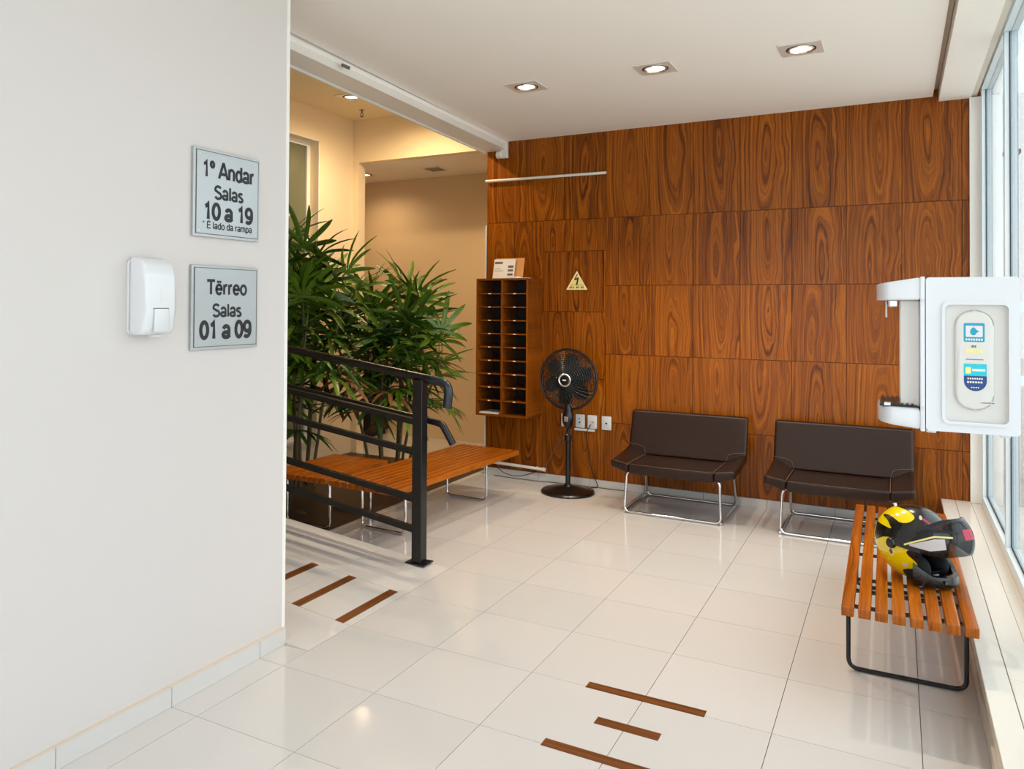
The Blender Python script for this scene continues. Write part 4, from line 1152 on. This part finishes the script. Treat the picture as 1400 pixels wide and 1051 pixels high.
visor_strip('red_sticker', lambda d: -4, lambda d: 11, -14, 3, 'helmet_red', 1.08, 8)
for s in (-1, 1):
    bm = bm_new(); lathe(bm, [(.001, .012), (.016, .012), (.02, .006), (.02, -.004)], 18, Matrix.Translation((-.012, s*(AY+.004), HC+.004)) @ Matrix.Rotation(-s*PI/2, 4, 'X'), cap=False); obj('visor_pivot', bm, 'helmet_black', hel)

# ------------------------------------------------------------------ lady palms in the bed
def palm_leaf(nl, ln, wd, spread, seed, pet):
    rnd = random.Random(seed); bm = bm_new()
    # petiole along +X, slightly arched
    tube(bm, [(0, 0, 0), (pet*.5, 0, pet*.10), (pet, 0, pet*.12)], .004, 5)
    hub = Vector((pet, 0, pet*.12))
    for k in range(nl):
        a = math.radians(-spread+2*spread*k/(nl-1)) + rnd.uniform(-.05, .05)
        L_ = ln*(1-.28*abs(a)/math.radians(spread))*rnd.uniform(.9, 1.08)
        W_ = wd*rnd.uniform(.85, 1.12); droop = rnd.uniform(.25, .75); lift = rnd.uniform(-.05, .22)
        d = Vector((math.cos(a), math.sin(a), 0)); sd = Vector((-math.sin(a), math.cos(a), 0)); rows = []
        for q in range(7):
            s = q/6
            c_ = hub + d*(L_*s) + Vector((0, 0, lift*L_*s - droop*L_*s*s*.75))
            w_ = W_*(.30+.70*min(1, s/.3))*(1 if s < .78 else max(.22, 1-(s-.78)/.26)) / 2
            rows.append((bm.verts.new(c_-sd*w_+Vector((0, 0, w_*.35))), bm.verts.new(c_), bm.verts.new(c_+sd*w_+Vector((0, 0, w_*.35)))))
        for r0, r1 in zip(rows, rows[1:]):
            for j in range(2): bm.faces.new((r0[j], r1[j], r1[j+1], r0[j+1]))
    return bm
leaf_me = []
for sd_, (mt, nl, ln, wd, sp) in enumerate((('leaf_green', 9, .38, .042, 118), ('leaf_green', 8, .42, .046, 105), ('leaf_dark', 9, .36, .040, 125), ('leaf_dark', 10, .40, .042, 130), ('leaf_green', 7, .35, .048, 95), ('leaf_dry', 6, .28, .036, 100))):
    leaf_me.append(mesh_of('leaf', palm_leaf(nl, ln, wd, sp, 50+sd_, .26), mt, 60, fix=False))
def palm(label, loc, canes, seed, bounds):
    rnd = random.Random(seed)
    p_ = thing('lady_palm', label, 'plant', loc, 0, None)
    bx0, bx1, by0, by1 = bounds
    def put(me, q, rot, sc_):
        # swing the leaf round its cane until its tip stays clear of walls and cabinet
        best = None
        for k in range(13):
            r_ = (rot[0], rot[1], rot[2]+(k//2+k % 2)*(.5 if k % 2 else -.5))
            from mathutils import Euler
            e = Euler(r_)
            bad = 0
            for tip in ((.58, 0, .0), (.36, .34, 0), (.36, -.34, 0), (.5, .2, -.1), (.5, -.2, -.1)):
                t_ = e.to_matrix() @ (Vector(tip)*sc_) + q + Vector(loc)
                bad += max(0, bx0-t_.x)+max(0, t_.x-bx1)+max(0, by0-t_.y)+max(0, t_.y-by1)
            if best is None or bad < best[0]-1e-6: best = (bad, r_)
            if bad == 0: break
        if best[0] > .12: return
        o = link('leaf', me, p_, q, best[1]); o.scale = (sc_, sc_, sc_)
    for (cx, cy, lx, ly, h, nlv, low) in canes:
        pts = []; N_ = 8
        for q in range(N_+1):
            s = q/N_; pts.append(Vector((cx+lx*s**1.4+rnd.uniform(-.006, .006), cy+ly*s**1.4+rnd.uniform(-.006, .006), -.002+h*s)))
        bm = bm_new(); tube(bm, pts, .013, 7, rads=[.016-.006*q/N_ for q in range(N_+1)]); obj('cane', bm, 'cane', p_)
        a0 = rnd.uniform(0, 2*PI)
        for k in range(nlv):
            f_ = low+(1-low)*(k+.5)/nlv; i_ = min(int(f_*N_), N_-1); q = pts[i_].lerp(pts[i_+1], f_*N_-i_)
            az = a0 + k*2.4 + rnd.uniform(-.4, .4)
            tip = k/max(1, nlv-1)
            pitch = math.radians(-60*tip**1.5 + 14*(1-tip) + rnd.uniform(-14, 12))
            me = leaf_me[rnd.choice((0, 1, 2, 3, 4, 0, 1, 3))] if not (k == 0 and rnd.random() < .35) else leaf_me[5]
            put(me, q, (rnd.uniform(-.35, .35), pitch, az), rnd.uniform(.88, 1.15))
        put(leaf_me[1], pts[-1], (rnd.uniform(-.3, .3), math.radians(-76), rnd.uniform(0, 6.3)), .95)
    return p_
palm('tall lady palm beside the tall window with leaves above the railing', (-2.32, 3.25, 0), [
    (-.10, -.05, -.08, -.10, 1.98, 10, .45), (.05, .10, .06, .10, 1.76, 9, .55), (.10, -.12, .16, -.05, 1.55, 8, .58), (-.02, -.16, .0, -.22, 1.65, 8, .5),
    (.16, .05, .26, .08, 1.66, 8, .62), (.0, .14, -.05, .18, 1.4, 7, .5), (.08, -.04, .12, -.12, 1.88, 10, .58), (-.04, .04, -.05, -.02, 1.55, 8, .5), (-.12, -.12, -.10, -.2, 1.05, 6, .3)], 11, (-2.80, -1.45, 2.1, 4.70))
palm('shorter lady palm in front of the corridor opening with leaves reaching the cabinet', (-1.72, 3.86, 0), [
    (-.10, .02, -.22, .0, 1.42, 9, .55), (.02, .08, .02, .10, 1.55, 10, .52), (.10, -.02, .20, .02, 1.42, 9, .55), (.16, .06, .32, .08, 1.15, 8, .55),
    (-.02, -.10, .10, -.14, 1.12, 8, .55), (-.16, -.08, -.26, -.16, 1.22, 8, .52), (.06, .12, .22, -.05, .98, 6, .55), (-.05, -.03, -.08, -.1, 1.35, 9, .6), (.07, .03, .1, -.06, 1.28, 9, .6)], 23, (-2.6, -1.03, 2.9, 4.70))
# dark cabinet in the corridor behind the palm
dc = thing('corridor_cabinet', 'black cabinet in the corridor behind the shorter palm', 'cabinet', (-3.55, 5.80, 0))
obj('body', B(-.42, .36, -.19, .19, .06, .92, .004), 'dark_cabinet', dc, 0)
obj('plinth', B(-.38, .32, -.16, .18, 0, .06), 'black_matte', dc, 0)
for s in (-1, 1):
    dr = obj('door', B(-.03+s*.19-.18, -.03+s*.19+.18, -.205, -.1905, .08, .90, .002), 'dark_cabinet', dc, 0)
    bm = bm_new(); tube(bm, [(-.03+s*.04, -.215, .45), (-.03+s*.04, -.215, .57)], .005, 8); obj('handle', bm, 'silver', dr)
